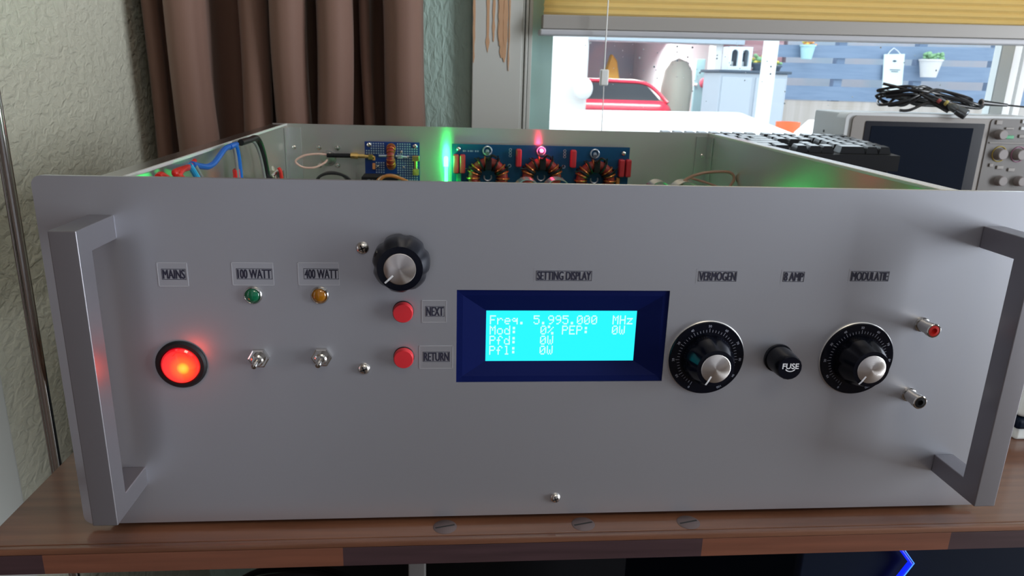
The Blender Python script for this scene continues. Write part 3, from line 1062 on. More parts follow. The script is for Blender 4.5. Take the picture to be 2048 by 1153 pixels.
# pale coax lead with black boot running to the aerial socket
q = MB().tube([(56, 461, 136.2), (44, 458, 137.4), (30, 456, 135.5), (21.5, 455, 129.6), (28, 455, 123.8), (40, 456, 123.2), (50, 460, 127.5), (53, 464, 131)], 1.15, 10)
cl = q.done('coax_lead', M['coax_pale'], amp)
MB().cyl((53.5, 459.5, 136), (79, YP - 3, 136.2), 2.3, seg=16).done('plug_boot', M['blackm'], cl, label='black boot on the plug')
ans = MB().lathe((53.8, D, 132), (0, -1, 0), [(8.5, 0), (8.5, 0.8), (6.4, 1.0), (6.2, 4.5), (3.0, 5.0)], 28).done('aerial_socket', M['steel'], amp)
for x, z in ((43.9, 143.4), (63.6, 143.2), (63.0, 124.6), (43.9, 124.6)):
    MB().lathe((x, D, z), (0, -1, 0), [(3.0, 0), (3.0, 0.6), (1.9, 0.7), (1.7, 2.6), (0.6, 3.0)], 14).done('bolt', M['steel'], ans)

# larger board with three wound ring cores
mb_ = MB().box((185.8, YP - 2, 86), (380.4, YP - 0.4, 150.9)).done('matching_board', M['pcb_teal'], amp, angle=0)
YQ = YP - 2
for x, z in ((192.9, 145.6), (373.6, 144.5)):
    MB().lathe((x, YQ, z), (0, -1, 0), [(2.4, 0), (2.2, 1.2), (1.2, 1.9), (0.01, 2.0)], 16).done('board_screw', M['steel'], mb_)
q = MB()
for i, w in enumerate((2.6, 1.2, 2.1, 2.6, 1.0, 2.2, 1.8)):
    q.box((197.5 + i * 2.6, YQ - .06, 142.6), (197.5 + i * 2.6 + w * .8, YQ, 144.4))
q.done('printed_marking', M['tin'], mb_, angle=0)
for x, z, hh in ((190.2, 130.2, 10), (197.3, 130.2, 10), (257.7, 137.8, 9.6), (317.4, 138.0, 9.6), (371.2, 128.8, 9.6), (378.6, 128.8, 9.6)):
    MB().box((x - 3.0, YQ - 9, z - hh), (x + 3.0, YQ, z + hh), 1.6, 3).done('film_capacitor', M['red_cap'], mb_)
for x in (249.0, 308.5):
    q = MB()
    for z in (145.8, 142.6, 139.4):
        q.torus((x, YQ, z), (0, 1, 0), 1.3, 0.35, 12, 6)
    q.torus((x - .5, YQ, 128.5), (0, 1, 0), 1.6, 0.5, 12, 6)
    q.done('test_pads', M['tin'], mb_)
q = MB().box((191.0, YQ - 3, 110), (196, YQ, 119.5), .8)
q.done('terminal_block', M['green_key'], mb_)
q = MB().box((366.5, YQ - 5, 104), (370.5, YQ, 118), .8)
q.done('small_capacitor', M['orange_wire'], mb_)
for x, z in ((225.0, 116.0), (283.4, 117.0), (342.6, 115.2)):
    q = MB().torus((x, YQ - 6.5, z), (0, 1, 0), 16.2, 5.2, 44, 12, 1.1)
    ring = q.done('ring_core', M['toroid'], mb_)
    q = MB()
    for i in range(14):
        a = math.radians(-42 + 264 * i / 13)
        if 78 < math.degrees(a) < 100:
            continue
        q.torus((x + 16.2 * math.cos(a), YQ - 6.5, z + 16.2 * math.sin(a)), (-math.sin(a), 0, math.cos(a)), 6.4, 1.05, 16, 7)
    q.done('ring_winding', M['copper'], ring)
    q = MB()
    for a in (28, 62, 118, 150):
        t = math.radians(a)
        q.torus((x + 16.2 * math.cos(t), YQ - 6.5, z + 16.2 * math.sin(t)), (-math.sin(t), 0, math.cos(t)), 7.5, 0.9, 16, 6, 1.6)
        q.cyl((x + 21 * math.cos(t), YQ - 14, z + 21 * math.sin(t)), (x + 27 * math.cos(t + .12), YQ - 17, z + 27 * math.sin(t + .12)), 0.6, seg=8)
    q.box((x - 3.6, YQ - 15, z + 9), (x + 3.2, YQ - 3, z + 22), 1.2)
    q.tube([(x, YQ - 15, z + 20), (x + 3, YQ - 17, z + 25), (x + 8, YQ - 15, z + 23)], 1.3)
    q.done('cable_tie', M['blackm'], ring)
    MB().torus((x - 1.0, YQ - 1, z + 28.2), (0, 1, 0), 4.6, 0.9, 28, 8).cyl((x - 1, YQ, z + 28.2), (x - 1, YQ - 4, z + 26.0), 2.2, seg=14).done('upper_ring_pad', M['tin'], mb_)
    MB().torus((x, YQ - .6, z + 0.0), (0, 1, 0), 4.0, 0.8, 24, 8, a0=math.radians(160), a1=math.radians(390)).done('ring_pad', M['tin'], mb_)

# lit indicator lights inside the case
gl = MB().lathe((179.6, 456, 133), (0, 0, 1), [(2.4, -6), (2.4, 3), (1.8, 4.6), (0.01, 5.2)], 16).cyl((178.8, 456, 90), (178.8, 456, 127), 0.35, seg=6).cyl((180.6, 456, 90), (180.6, 456, 127), 0.35, seg=6)  # leads glow as well, forming the upright streak of light
gl.done('green_light', M['led_green'], amp, label='bright green light')
rl = MB().lathe((282.6, 455, 146.0), (0, -1, 0), [(2.1, -3), (2.1, 1), (1.5, 2.4), (0.01, 3.0)], 16)
rl.done('red_light', M['led_red'], amp, label='red light')


def led_lamp(name, loc, power, color, parent):
    l = bpy.data.lights.new(name, 'POINT')
    l.energy = power
    l.color = color
    l.shadow_soft_size = 0.003
    o = bpy.data.objects.new(name, l)
    COL.objects.link(o)
    o.parent = parent
    o.location = Vector(loc) * MM - Vector(parent.location)


led_lamp('green_light_glow', (179.6, 444, 134), 0.065, (0.02, 1.0, 0.16), amp)
led_lamp('red_light_glow', (282.6, 447, 150), 0.012, (1.0, 0.02, 0.10), amp)

MB().box((380, 436, 60), (412, 446, 104), .8).done('glow_shield', M['blackm'], amp)  # added unseen block, keeps the green glow off the back panel
MB().cyl((396, 430, 2.5), (396, 430, 84), 1.2, seg=8).lathe((396, 430, 84), (0, 0, 1), [(2.4, 0), (2.4, 4), (1.6, 5.6), (.01, 6)], 14).done('green_light', M['led_green'], amp)
led_lamp('side_light_glow', (398, 427, 92), 0.005, (0.02, 1.0, 0.16), amp)

# relay box, straps and wires that rise above the front panel
rb = MB().box((93.6, 420, 60), (131, 446, 119.5), 0.8).done('relay', M['blackm'], amp)
q = MB()
text_into(q, 'GND', 107, 113.6, 18, 6.5, 419.8, 0.01)
q.done('lettering', M['tin'], rb, angle=0)
for i in range(4):
    MB().tube([(42 - i * .6, 452 - i * 3.2, 90), (44, 452 - i * 3.2, 110.5), (52, 451 - i * 3.2, 118), (62 + i, 450 - i * 3.2, 119.4), (72 + i * 1.6, 449 - i * 3.2, 115.5), (78 + i * 2.2, 449 - i * 3.2, 104), (79 + i * 2.4, 449 - i * 3.2, 88)], 1.5).done('black_wire', M['rubber'] if i > 0 else M['grey_wire'], amp)
for i in range(4):
    MB().tube([(108 + i, 410 - i * 3, 90), (110 + i, 410 - i * 3, 115), (120, 409 - i * 3, 122.6 + i * .2), (131 + i, 408 - i * 3, 121.6), (141 + i * 1.5, 408 - i * 3, 114), (144 + i * 1.7, 408 - i * 3, 92)], 1.5).done('orange_wire', M['orange_wire'] if i != 2 else M['ribbon'], amp)
for x0, x1, zt in ((246, 274, 126.4), (275, 305, 127.2), (380, 406, 126.6), (405, 436, 127.0)):
    p = []
    n = 16
    for k in range(n + 1):
        a = math.pi * k / n
        p.append(((x0 + x1) / 2 - (x1 - x0) / 2 * math.cos(a), 107 + (zt - 107) * math.sin(a) ** 0.8))
    ip = [((x0 + x1) / 2 + (q_[0] - (x0 + x1) / 2) * .93, q_[1] - .8) for q_ in reversed(p)]
    MB().prism(p + ip, 'xz', 372, 392).done('metal_strap', M['ribbon'], amp)
MB().tube([(412, 384, 112), (420, 382, 127), (436, 380, 134.4), (456, 380, 136.4), (480 - 14, 380, 135.2), (469, 378, 129), (462, 376, 118), (452, 374, 105)], 1.5, 12).done('coax_lead', M['coax'], amp, label='brown loop of thin coax')
MB().tube([(428, 392, 128), (445, 384, 124), (462, 376, 117), (466, 370, 110)], 1.2, 10).done('coax_lead', M['coax'], amp, label='brown length of thin coax')
# mains wiring along the left side
def wire(pts, r, m, label):
    pts = [(p[0] + 1.5, p[1], min(p[2], 167.0)) for p in pts]
    return MB().tube(pts, r, 10).done('wire', m, amp, label=label)


wire([(26, 70, 178 - 9), (25, 78, 168), (25, 92, 161), (26, 112, 148), (28, 130, 120)], 1.7, M['red_wire'], 'red wire nearest the front panel')
wire([(22, 128, 164.5), (24, 104, 165.5), (25, 98, 165), (25, 106, 160), (26, 118, 150), (28, 135, 120)], 1.9, M['red_wire'], 'red wire bent back along the left side')
wire([(19, 150, 166), (22, 132, 165), (25, 112, 165.5), (25.5, 104, 163), (26, 112, 156), (29, 126, 120)], 1.5, M['red_wire'], 'red wire behind the others')
wire([(23, 128, 166), (23.5, 130, 164), (24, 136, 158), (26, 146, 146), (30, 160, 115)], 1.9, M['sky_wire'], 'light blue wire')
wire([(22, 138, 166), (22.5, 142, 162), (23, 150, 154), (25, 160, 140), (28, 175, 110)], 1.5, M['grey_wire'], 'grey wire')
wire([(22, 136, 165.5), (21, 152, 162.5), (21, 168, 160), (20.5, 184, 160.5), (20, 200, 164), (19, 218, 167.5), (18, 250, 169)], 2.0, M['blue_wire'], 'blue wire sagging along the left side')
wire([(19, 228, 168.5), (20, 238, 167.5), (20.5, 242, 160), (20.8, 243, 147), (21, 243, 138)], 2.2, M['blue_wire'], 'blue wire dropping to a red crimp')
wire([(19, 226, 168), (20, 233, 167), (20.5, 236, 160), (20.8, 237, 147), (21, 237, 138)], 1.2, M['grey_wire'], 'grey wire beside the blue one')
MB().cyl((20.8, 243, 149), (21, 243, 120), 3.0, seg=16).cyl((20.8, 237.5, 149), (21, 237.5, 120), 2.2, seg=16).done('crimp_sleeve', M['red_wire'], amp, label='red crimp sleeve')
wire([(18, 262, 167), (19, 285, 168.5), (20, 304, 166.5), (21, 315, 156), (22, 320, 140), (23, 323, 118)], 2.6, M['rubber'], 'thick black cable arching down')
wire([(18, 268, 166), (19, 280, 167), (20, 296, 163.5), (21, 306, 153), (22, 311, 138), (23, 314, 118)], 1.2, M['grey_wire'], 'thin grey wire under the black cable')
tb = MB().lathe((24, 322, 128), (0.3, -1, 0.2), [(4.6, 0), (4.6, 8), (3.6, 9)], 20).done('black_plug', M['rubber'], amp)
tb = MB().box((20, 344, 120), (31, 356, 134), 1).cyl((23, 340, 130), (28, 348, 135), 1.6, seg=10).cyl((27, 340, 126), (22, 350, 137), 1.2, seg=10).done('mains_socket', M['steel'], amp)
MB().tube([(29, 343, 137), (31, 342, 133), (31.5, 342, 122)], 1.6).done('red_lead', M['red_wire'], tb)

# ================================================================== CURTAIN
def curtain():
    # fold fronts: (x0, x1, depth of the front) ; deep narrow gaps between
    folds = [(-226, -206, 700), (-184, -130, 672), (-97, -60, 688), (-51, -5, 670), (4, 50, 678), (61, 73, 690), (92.5, 146, 676)]
    prof = []
    for i, (a, b, y) in enumerate(folds):
        w = b - a
        n = 14
        for k in range(n + 1):
            t = k / n
            bul = min(34, w * .55) * (1 - (abs(2 * t - 1)) ** 2.6)
            prof.append((a + w * t, y + 34 - bul, i))
        if i < len(folds) - 1:
            c = folds[i + 1][0]
            u = min(9.0, w * .22)
            u2 = min(9.0, (folds[i + 1][1] - c) * .22)
            for x_, y_ in ((b - u, y + 46), (b - u * 1.3, 765), (b, 786), ((b + c) / 2, 792), (c, 786), (c + u2 * 1.3, 765), (c + u2, folds[i + 1][2] + 46)):
                prof.append((x_, y_, i + .5))
    zs = [4 + (1700 - 4) * k / 80 for k in range(81)]
    vs, fs = [], []
    n = len(prof)
    for z in zs:
        for (x, y, i) in prof:
            sw = 4.5 * math.sin(z * 0.011 + i * 1.9) * math.sin(z * 0.0041 + i)
            spread = 1.0 + 0.00022 * max(0, 230 - z) * (1 if x > 60 else 0.15)
            xx = 0 + (x - 0) * (spread if x > 0 else 1.0)
            vs.append((max(xx + (sw if abs(x) < 140 else sw * .15), -229), y + 6 * math.sin(z * .008 + i * 2.3) * (1 if i == int(i) else 0.2), z))
    for r in range(len(zs) - 1):
        for k in range(n - 1):
            fs.append((r * n + k, r * n + k + 1, (r + 1) * n + k + 1, (r + 1) * n + k))
    o = MB().add(vs, fs).done('curtain', M['curtain'], None, angle=80, recalc=False, origin=(-40, 720, 0))
    md = o.modifiers.new('thickness', 'SOLIDIFY')
    md.thickness = 0.0022
    md.offset = 0
    return tag(o, 'brown pleated curtain hanging beside the window', 'curtain')


curtain()

# ================================================================== CHROME FLOOR STAND
st = thing('floor_stand', (-103, 165, ZF), 'slim chrome floor stand between the desk and the plaster wall', 'stand')
MB().cyl((-103, 165, ZF + 12), (-103, 165, 760), 3.0, seg=20).done('pole', M['chrome'], st)
MB().cyl((-107.5, 166, ZF + 12), (-107.5, 166, 760), 1.0, seg=12).done('rod', M['chrome'], st)
MB().lathe((-103, 165, ZF), (0, 0, 1), [(52, 0), (52, 8), (46, 12), (4, 14)], 40).done('base', M['chrome'], st)

# ================================================================== BLIND
bl = thing('window_blind', (700, 768, 400), 'yellow pleated blind with a grey bottom rail over the window', 'blind')
vs, fs = [], []
zb, zt, n = 305.5, 700, 84
for k in range(n + 1):
    z = zb + (zt - zb) * k / n
    y = 764 + (5 if k % 2 else -5)
    tl = 0.010
    for x in (316, 1084):
        vs.append((x, y, z + (x - 316) * tl))
for k in range(n):
    fs.append((2 * k, 2 * k + 1, 2 * k + 3, 2 * k + 2))
MB().add(vs, fs).done('pleated_cloth', M['blind'], bl, angle=0, recalc=False)
def tilt(mb):
    for v in mb.bm.verts:
        v.co.z += (v.co.x - 316) * 0.0125
    return mb
tilt(MB().box((314, 756, 287), (1086, 776, 306.5), 2)).done('bottom_rail', mat('taupe_rail', (0.36, 0.34, 0.32, 1), 0.4), bl, label='taupe bottom rail')
tilt(MB().box((310, 752, 278), (1090, 780, 286.6), 2.5, 3)).done('rail_lip', mat('pale_rail_lip', (0.50, 0.51, 0.55, 1), 0.35), bl, label='paler lip under the rail')
MB().tube([(402.4, 738, 700), (402.5, 738, 330), (403.0, 738, 232)], 0.9, 8, smooth=3).done('pull_cord', M['white_plastic'], bl)
MB().tube([(403.4, 738, 214), (404.2, 738, 190), (404.6, 738, 128)], 0.7, 8, smooth=3).done('pull_cord', M['white_plastic'], bl)
MB().box((397.6, 733, 211.5), (409.2, 743, 234), 2.0, 3).done('cord_weight', M['white_plastic'], bl, label='white weight on the cord')

# ================================================================== BLACK CASE AND KEYBOARD
KX1, KY0, KZ = 716, 497, 134.5
KX0 = KX1 - 372
bc = thing('equipment_case', (530, 560, -3), 'black equipment case under the keyboard behind the amplifier', 'case')
MB().box((KX0 + 6, KY0 + 8, 2), (KX1 - 6, KY0 + 128, 126), 3, 3).done('body', M['blackm'], bc)
for x in (KX0 + 30, KX1 - 30):
    for y in (KY0 + 25, KY0 + 110):
        MB().cyl((x, y, -3), (x, y, 2), 7, seg=16).done('foot', M['rubber'], bc)
kb = thing('keyboard', (530, 560, 126), 'black keyboard lying on the equipment case', 'keyboard')


def kz(y):
    return 136.5 + (y - KY0) * 0.055


MB().add([(KX0, KY0, 126), (KX1, KY0, 126), (KX1, KY0 + 136, 126), (KX0, KY0 + 136, 126),
          (KX0, KY0, 144.3), (KX1, KY0, 144.3), (KX1, KY0 + 136, 151.5), (KX0, KY0 + 136, 151.5)],
         [(3, 2, 1, 0), (4, 5, 6, 7), (0, 1, 5, 4), (1, 2, 6, 5), (2, 3, 7, 6), (3, 0, 4, 7)]).done('base', M['key'], kb, angle=0)
U = 16.2


def keycap(x, row, wu):
    y0 = KY0 + 9 + row * 18.5
    zb = 144.6 + (y0 - KY0) * 0.053
    x0, x1, y1 = x + .6, x + wu * U - .6, y0 + 16.6
    h, i = 8.0, 2.3
    vs = [(x0, y0, zb), (x1, y0, zb), (x1, y1, zb + .9), (x0, y1, zb + .9),
          (x0 + i, y0 + i * .7, zb + h), (x1 - i, y0 + i * .7, zb + h), (x1 - i, y1 - i, zb + h + 1.1), (x0 + i, y1 - i, zb + h + 1.1)]
    MB().add(vs, [(0, 1, 5, 4), (1, 2, 6, 5), (2, 3, 7, 6), (3, 0, 4, 7), (4, 5, 6, 7)]).done('key', M['key'], kb, angle=0)


NP = KX1 - 4.0 - 4 * U - 2
for row in range(6):
    if row == 5:
        y_off = 5.25
    # number pad
    if row == 0:
        cols = [(0, 2), (2, 1), (3, 1)]
    else:
        cols = [(0, 1), (1, 1), (2, 1), (3, 1)]
    for c, w in cols:
        keycap(NP + c * U, row if row < 5 else 5.3, w)
    AR = NP - 3 * U - 6
    for c in ((0, 1, 2) if row in (0, 3, 4, 5) else ((1,) if row == 1 else ())):
        keycap(AR + c * U, row if row < 5 else 5.3, 1)
    MX = AR - 6
    x = MX
    sizes = {0: [1.25, 1.25, 1.25, 1.25, 5.5], 1: [2.6, 1, 1, 1, 1, 1, 1, 1], 2: [2.2, 1, 1, 1, 1, 1, 1, 1], 3: [1.5, 1, 1, 1, 1, 1, 1, 1, 1], 4: [2, 1, 1, 1, 1, 1, 1, 1], 5: [1, 1, 1, 1, 1, 1, 1, 1]}[row]
    for w in sizes:
        x -= w * U
        if x < KX0 + 3:
            break
        keycap(x, row if row < 5 else 5.3, w)

# ================================================================== OSCILLOSCOPE
sc = thing('oscilloscope', (900, 720, -3), 'grey oscilloscope with a dark screen behind the keyboard', 'oscilloscope')
SX0, SX1, SZ0, SZ1 = 733, 1050, 6, 186.5
MB().prism(rrect(SX0, SZ0, SX1, SZ1, 9), 'xz', 664, 690, bevel=1.0).done('front_housing', M['scope_light'], sc, angle=40)
MB().prism([(SX0 + 3, SZ0), (SX1 - 3, SZ0), (SX1 - 3, SZ1 - 1), (SX0 + 3, SZ1 - 1)], 'xz', 690, 762, bevel=3).done('rear_housing', M['scope_light'], sc, angle=40)
q = MB()
for k in range(5):
    q.cyl((SX0 + 3.4, 726, 156 - k * 14), (SX0 + 2.7, 726, 156 - k * 14), 2.2, seg=12)
q.done('side_vent', M['slot'], sc)
MB().prism(rrect(SX0 + 9, SZ0 + 5, SX1 - 3, SZ1 - 4, 7), 'xz', 661, 664.5, bevel=.8).done('fascia', M['scope_grey'], sc, angle=40)
MB().prism(rrect(761, 40, 937.5, 175.5, 2), 'xz', 660.2, 662).done('screen_rim', M['screen_rim'], sc, angle=0)
MB().prism(rrect(770, 50, 921, 169, 1), 'xz', 659.7, 661).done('screen', M['screen'], sc, angle=0)
MB().prism(rrect(945, SZ0 + 8, SX1 - 5, 183, 6), 'xz', 659.6, 662, bevel=.5).done('control_panel', M['scope_panel'], sc, angle=40)
MB().box((948, 657.8, 148.6), (SX1 - 7, 660, 150.6), .6).done('panel_ridge', M['scope_grey'], sc)


def sknob(x, z, r, h, ring=None):
    k = MB().lathe((x, 660, z), (0, -1, 0), [(r * 1.1, 0), (r, 1), (r * .92, h), (r * .8, h + .8), (0.01, h + .8)], 28).done('control_knob', M['knob_grey'], sc)
    if ring:
        MB().torus((x, 659, z), (0, 1, 0), r * 1.3, .7, 28, 8).done('ring', ring, k)


sknob(961, 161.5, 7.2, 9)
sknob(967, 134, 8.2, 9, mat('yellow_ring', (0.42, 0.32, 0.05, 1), .5))
sknob(996, 134, 8.2, 9, mat('pink_ring', (0.36, 0.16, 0.26, 1), .5))
sknob(976, 96, 7.4, 8)
sknob(1006, 96, 7.4, 8)
sknob(1020, 161.5, 7.2, 8)
for x, z, w, h, k in ((956.5, 178, 9, 6, 'scope_grey'), (974, 170, 12, 3, 'scope_grey'), (977, 158, 12, 4.6, 'green_key'), (996, 180, 11, 5, 'scope_light'), (996, 170.5, 11, 4.6, 'scope_light'), (996, 159.5, 11, 4.6, 'scope_grey'),
                      (972, 115, 10, 5, 'scope_grey'), (990, 112, 10, 5, 'scope_grey'), (958, 118, 6, 5, 'scope_grey'), (966, 78, 9, 5, 'scope_grey'), (988, 78, 9, 5, 'scope_grey')):
    MB().box((x - w / 2, 657.6, z - h / 2), (x + w / 2, 660, z + h / 2), .7).done('panel_key', M[k], sc)
for x in (SX0 + 30, SX1 - 30):
    MB().box((x - 15, 672, -3), (x + 15, 700, 7), 2).done('foot', M['rubber'], sc)
    MB().box((x - 15, 735, -3), (x + 15, 756, 7), 2).done('foot', M['rubber'], sc)

# coiled probe lead lying on the oscilloscope
pc = thing('probe_lead', (880, 700, 186.5), 'coiled black probe lead with connectors lying on the oscilloscope', 'cable')
random.seed(7)
loops = []
z0 = 189.5
for i in range(9):
    x0, x1 = random.uniform(798, 828), random.uniform(905, 955)
    y0, y1 = random.uniform(680, 692), random.uniform(708, 745)
    zl, zr = z0 + random.uniform(4, 30), z0 + random.uniform(4, 16)
    up = random.uniform(6, 26)
    loops += [(x0, (y0 + y1) / 2, zl), (x0 + 30, y0, zl + up * .35), ((x0 + x1) / 2, y0 + 4, z0 + 8 + up), (x1 - 18, y0 + 2, zr + 6),
              (x1, (y0 + y1) / 2, zr), (x1 - 25, y1, zr + 2), ((x0 + x1) / 2, y1 - 3, z0 + 4 + up * .6), (x0 + 26, y1, zl)]
MB().tube(loops, 2.0, 8, smooth=6).done('lead', M['rubber'], pc)
MB().tube([(800, 700, 226), (830, 688, 219), (870, 684, 210), (905, 686, 200), (945, 690, 196), (955, 694, 204), (950, 694, 203)], 2.0, 8, smooth=6).done('lead', M['rubber'], pc)
MB().tube([(822, 684, 190), (836, 682, 191), (860, 680, 202), (872, 678, 198), (884, 668, 190)], 2.0, 8).done('lead', M['rubber'], pc)
MB().tube([(846, 684, 214), (858, 680, 208), (872, 674, 200), (884, 668, 193)], 2.0, 8).done('lead', M['rubber'], pc)
MB().cyl((948, 692, 203.5), (990, 694, 201), 4.2, 2.2, seg=16).done('probe_grip', M['rubber'], pc)
MB().torus((948, 692, 203.5), (1, 0, -.05), 4.6, 1.2, 20, 8).done('collar', M['knob_grey'], pc)
MB().tube([(988, 694, 201), (1005, 694, 200), (1040, 700, 197), (1048, 720, 189.5)], 1.2, 8).done('lead', M['rubber'], pc)
bn = MB().lathe((879, 664, 200), (0.62, -0.55, -0.42), [(2.6, 0), (4.6, 3), (5.6, 6), (5.6, 13), (6.6, 14), (7.2, 20), (7.2, 27), (6.4, 28), (5.2, 28), (5.0, 22), (0.01, 22)], 24).done('bayonet_plug', mat('dark_plug_metal', (0.16, 0.18, 0.20, 1), 0.3, 0.6), pc)
MB().lathe((879, 664, 200), (0.62, -0.55, -0.42), [(2.6, 20), (2.6, 26), (1.2, 26.4), (.01, 26.4)], 16).done('plug_pin', M['coax'], bn)
MB().lathe((875.5, 667, 202.5), (0.62, -0.55, -0.42), [(4.2, 0), (4.6, 1), (4.6, 3.4), (4.2, 4)], 20).done('yellow_band', mat('yellow_band', (0.5, 0.42, 0.12, 1), .5), bn)
MB().lathe((868, 672, 206), (0.5, -0.45, -0.45), [(2.6, 0), (3.0, 1), (3.0, 4), (2.6, 5)], 16).done('red_band', mat('red_band', (0.42, 0.08, 0.08, 1), .5), pc)
MB().lathe((871, 669, 203.5), (0.6, -0.35, -0.5), [(2.8, 0), (3.4, 1), (3.2, 14), (2.4, 18)], 16).done('probe_body', M['blackm'], pc)

# ================================================================== RIGHT OF THE AMPLIFIER
wd = thing('network_box', (640, 110, -3), 'white plastic box with a black stripe behind the handle of the amplifier', 'box')
MB().box((564, 76, 14), (720, 150, 76), 4, 3).done('body', M['white_dev'], wd)
MB().box((563, 75, 6), (721, 151, 13.6), 2.5, 3).done('stripe', M['tower'], wd, label='black stripe')
MB().box((566, 78, -3), (718, 148, 6), 2, 3).done('base', M['white_dev'], wd)

# ================================================================== UNDER THE DESK
pt = thing('computer_tower', (520, 260, ZF), 'dark computer tower with a blue light strip under the desk', 'computer')
MB().box((420, 66, ZF + 12), (640, 480, -48), 4, 3).done('body', M['tower'], pt)
ls = MB().tube([(481, 62, -66), (497.5, 62, -86), (486, 62, -108), (478, 62, -124)], 3.4, 8, smooth=0, flat=(2.2, 1.2)).done('light_strip', M['led_blue'], pt, label='angled strip glowing blue')
MB().tube([(483.4, 61, -66), (499.6, 61, -86), (488, 61, -108), (480, 61, -124)], .35, 6, smooth=0).done('strip_edge', M['blue_peak'], ls)
for x in (440, 620):
    for y in (90, 450):
        MB().cyl((x, y, ZF), (x, y, ZF + 12), 12, seg=16).done('foot', M['rubber'], pt)
cc = MB()
for i in range(7):
    cc.torus((88, 58 + i * 5, -150 + (i % 3) * 3), (0.1, 1, 0.15), 68 - i * 1.6, 2.3, 56, 8)
cb = cc.done('cable_coil', M['hose'], None, origin=(100, 60, -150))
tag(cb, 'shiny black cable coil hanging under the desk', 'cable')

# ================================================================== OUTSIDE
struct(MB().box((-9000, 930, -1360), (14000, 16000, -1300)).done('ground', M['ground'], angle=0))
# garage opposite
ga = bpy.data.objects.new('garage', None)
COL.objects.link(ga)
ga.location = (2.1, 7.0, -1.3)
tag(ga, 'open garage with a dark interior seen through the window', 'garage')
MB().box((-1500, 6900, -1300), (1497, 7200, 900), 4).done('front_wall', M['outwhite'], ga, angle=0)
MB().box((1400, 6850, 540), (3000, 7150, 1400), 4).done('lintel', M['outpale'], ga, angle=0)
MB().box((1300, 7200, -1300), (1490, 12500, 900)).done('side_wall', M['garage_wall'], ga, angle=0)
MB().box((3300, 7200, -1300), (3400, 12500, 900)).done('side_wall', M['garage_wall'], ga, angle=0)
MB().box((1300, 12500, -1300), (3400, 12600, 900)).done('back_wall', M['garage_back'], ga, angle=0)
MB().box((1300, 7150, 780), (3400, 12600, 900)).done('ceiling_board', M['garage_wall'], ga, angle=0)
MB().box((2738, 6890, -1300), (2806, 7100, 900), 4).done('door_post', M['white_plastic'], ga, angle=0)
MB().box((2806, 6880, -1300), (3400, 7200, 1400)).done('brick_pier', M['brick'], ga, angle=0)
gl_ = MB().box((1700, 10500, 740), (3000, 10580, 775), 6).done('fill_tube', mat('fill_tube_glow', (0.8, 0.8, 0.8, 1), 0.5, emit=(1.0, 0.97, 0.92, 1), estr=3), ga, angle=0)  # glowing tube and area light added to brighten the garage interior
area('garage_fill_light', (2.35, 10.54, 0.72), (0, -0.35, -1), 1.3, 0.3, 110, (1.0, 0.97, 0.92))
MB().box((1700, 7700, 740), (2900, 7780, 775), 6).done('fill_tube', bpy.data.materials['fill_tube_glow'], ga, angle=0)  # second added tube and light, brightens the bundle from the front
area('garage_front_fill', (2.30, 7.74, 0.72), (0, 0, -1), 1.2, 0.3, 28, (1.0, 0.97, 0.92))
# white side wall and lamp nearer to the window
nw = MB().box((-1500, 5500, -1300), (1234, 5700, 900), 4).done('garden_wall', M['outwhite'], None, angle=0, origin=(0, 5600, -1300))
tag(nw, 'white rendered garden wall at the edge of the window pane', 'wall')
sl = thing('wall_lamp', (1225, 5480, 125), 'round white lamp on the white garden wall', 'lamp')
MB().sphere((1205, 5440, 120), 75, (1, .5, 1.15)).done('globe', M['white_plastic'], sl)
MB().cyl((1205, 5500, 120), (1205, 5450, 120), 40).done('mount', M['white_plastic'], sl)

# red hatchback in the garage opening
car = thing('red_car', (1850, 9000, -1300), 'red car with a dark rear window parked in the garage', 'car')


def loft(sections, close=True):
    mb = MB()
    rings = [[mb.bm.verts.new(Vector(p)) for p in s] for s in sections]
    n = len(rings[0])
    for a, b in zip(rings, rings[1:]):
        for i in range(n):
            j = (i + 1) % n
            mb.bm.faces.new((a[i], a[j], b[j], b[i]))
    mb.bm.faces.new(rings[0])
    mb.bm.faces.new(list(reversed(rings[-1])))
    return mb


def rsec(y, cx, hw, z0, z1, r, n=5):
    return [(p[0], y, p[1]) for p in rrect(cx - hw, z0, cx + hw, z1, r, n)]


CX = 1840
b = loft([rsec(7890, CX, 700, -980, -260, 90), rsec(7920, CX, 800, -1080, -90, 130), rsec(8010, CX, 850, -1120, -40, 150), rsec(8800, CX, 870, -1130, -20, 160),
          rsec(10200, CX, 860, -1130, -60, 160), rsec(11400 - 1000, CX, 780, -450, -160, 150)])
b.done('body', M['car_red'], car, angle=50)
MB().box((CX - 640, 7870, -240), (CX + 640, 7930, -120), 20).done('tailgate_panel', M['car_red'], car)
b = loft([[(p[0], 8010 + (p[1] + 60) * .9, p[1]) for p in ((CX - 740, -70), (CX + 740, -70), (CX + 560, 140), (CX - 560, 140))],
          [(p[0], 9600, p[1]) for p in ((CX - 740, -70), (CX + 740, -70), (CX + 560, 140), (CX - 560, 140))]])
b.done('rear_window', M['car_glass'], car, angle=30)
q = MB()
q.tube([(CX - 790, 8000, -60), (CX - 600, 8170, 128), (CX - 300, 8200, 160), (CX + 300, 8200, 160), (CX + 600, 8170, 128), (CX + 790, 8000, -60)], 20, 10, smooth=8)
q.done('window_surround', M['car_red'], car)
rf = loft([rsec(8200, CX, 590, 120, 168, 20), rsec(8800, CX, 600, 130, 185, 20), rsec(9600, CX, 570, 110, 165, 20)])
rf.done('roof', M['car_red'], car, angle=40)
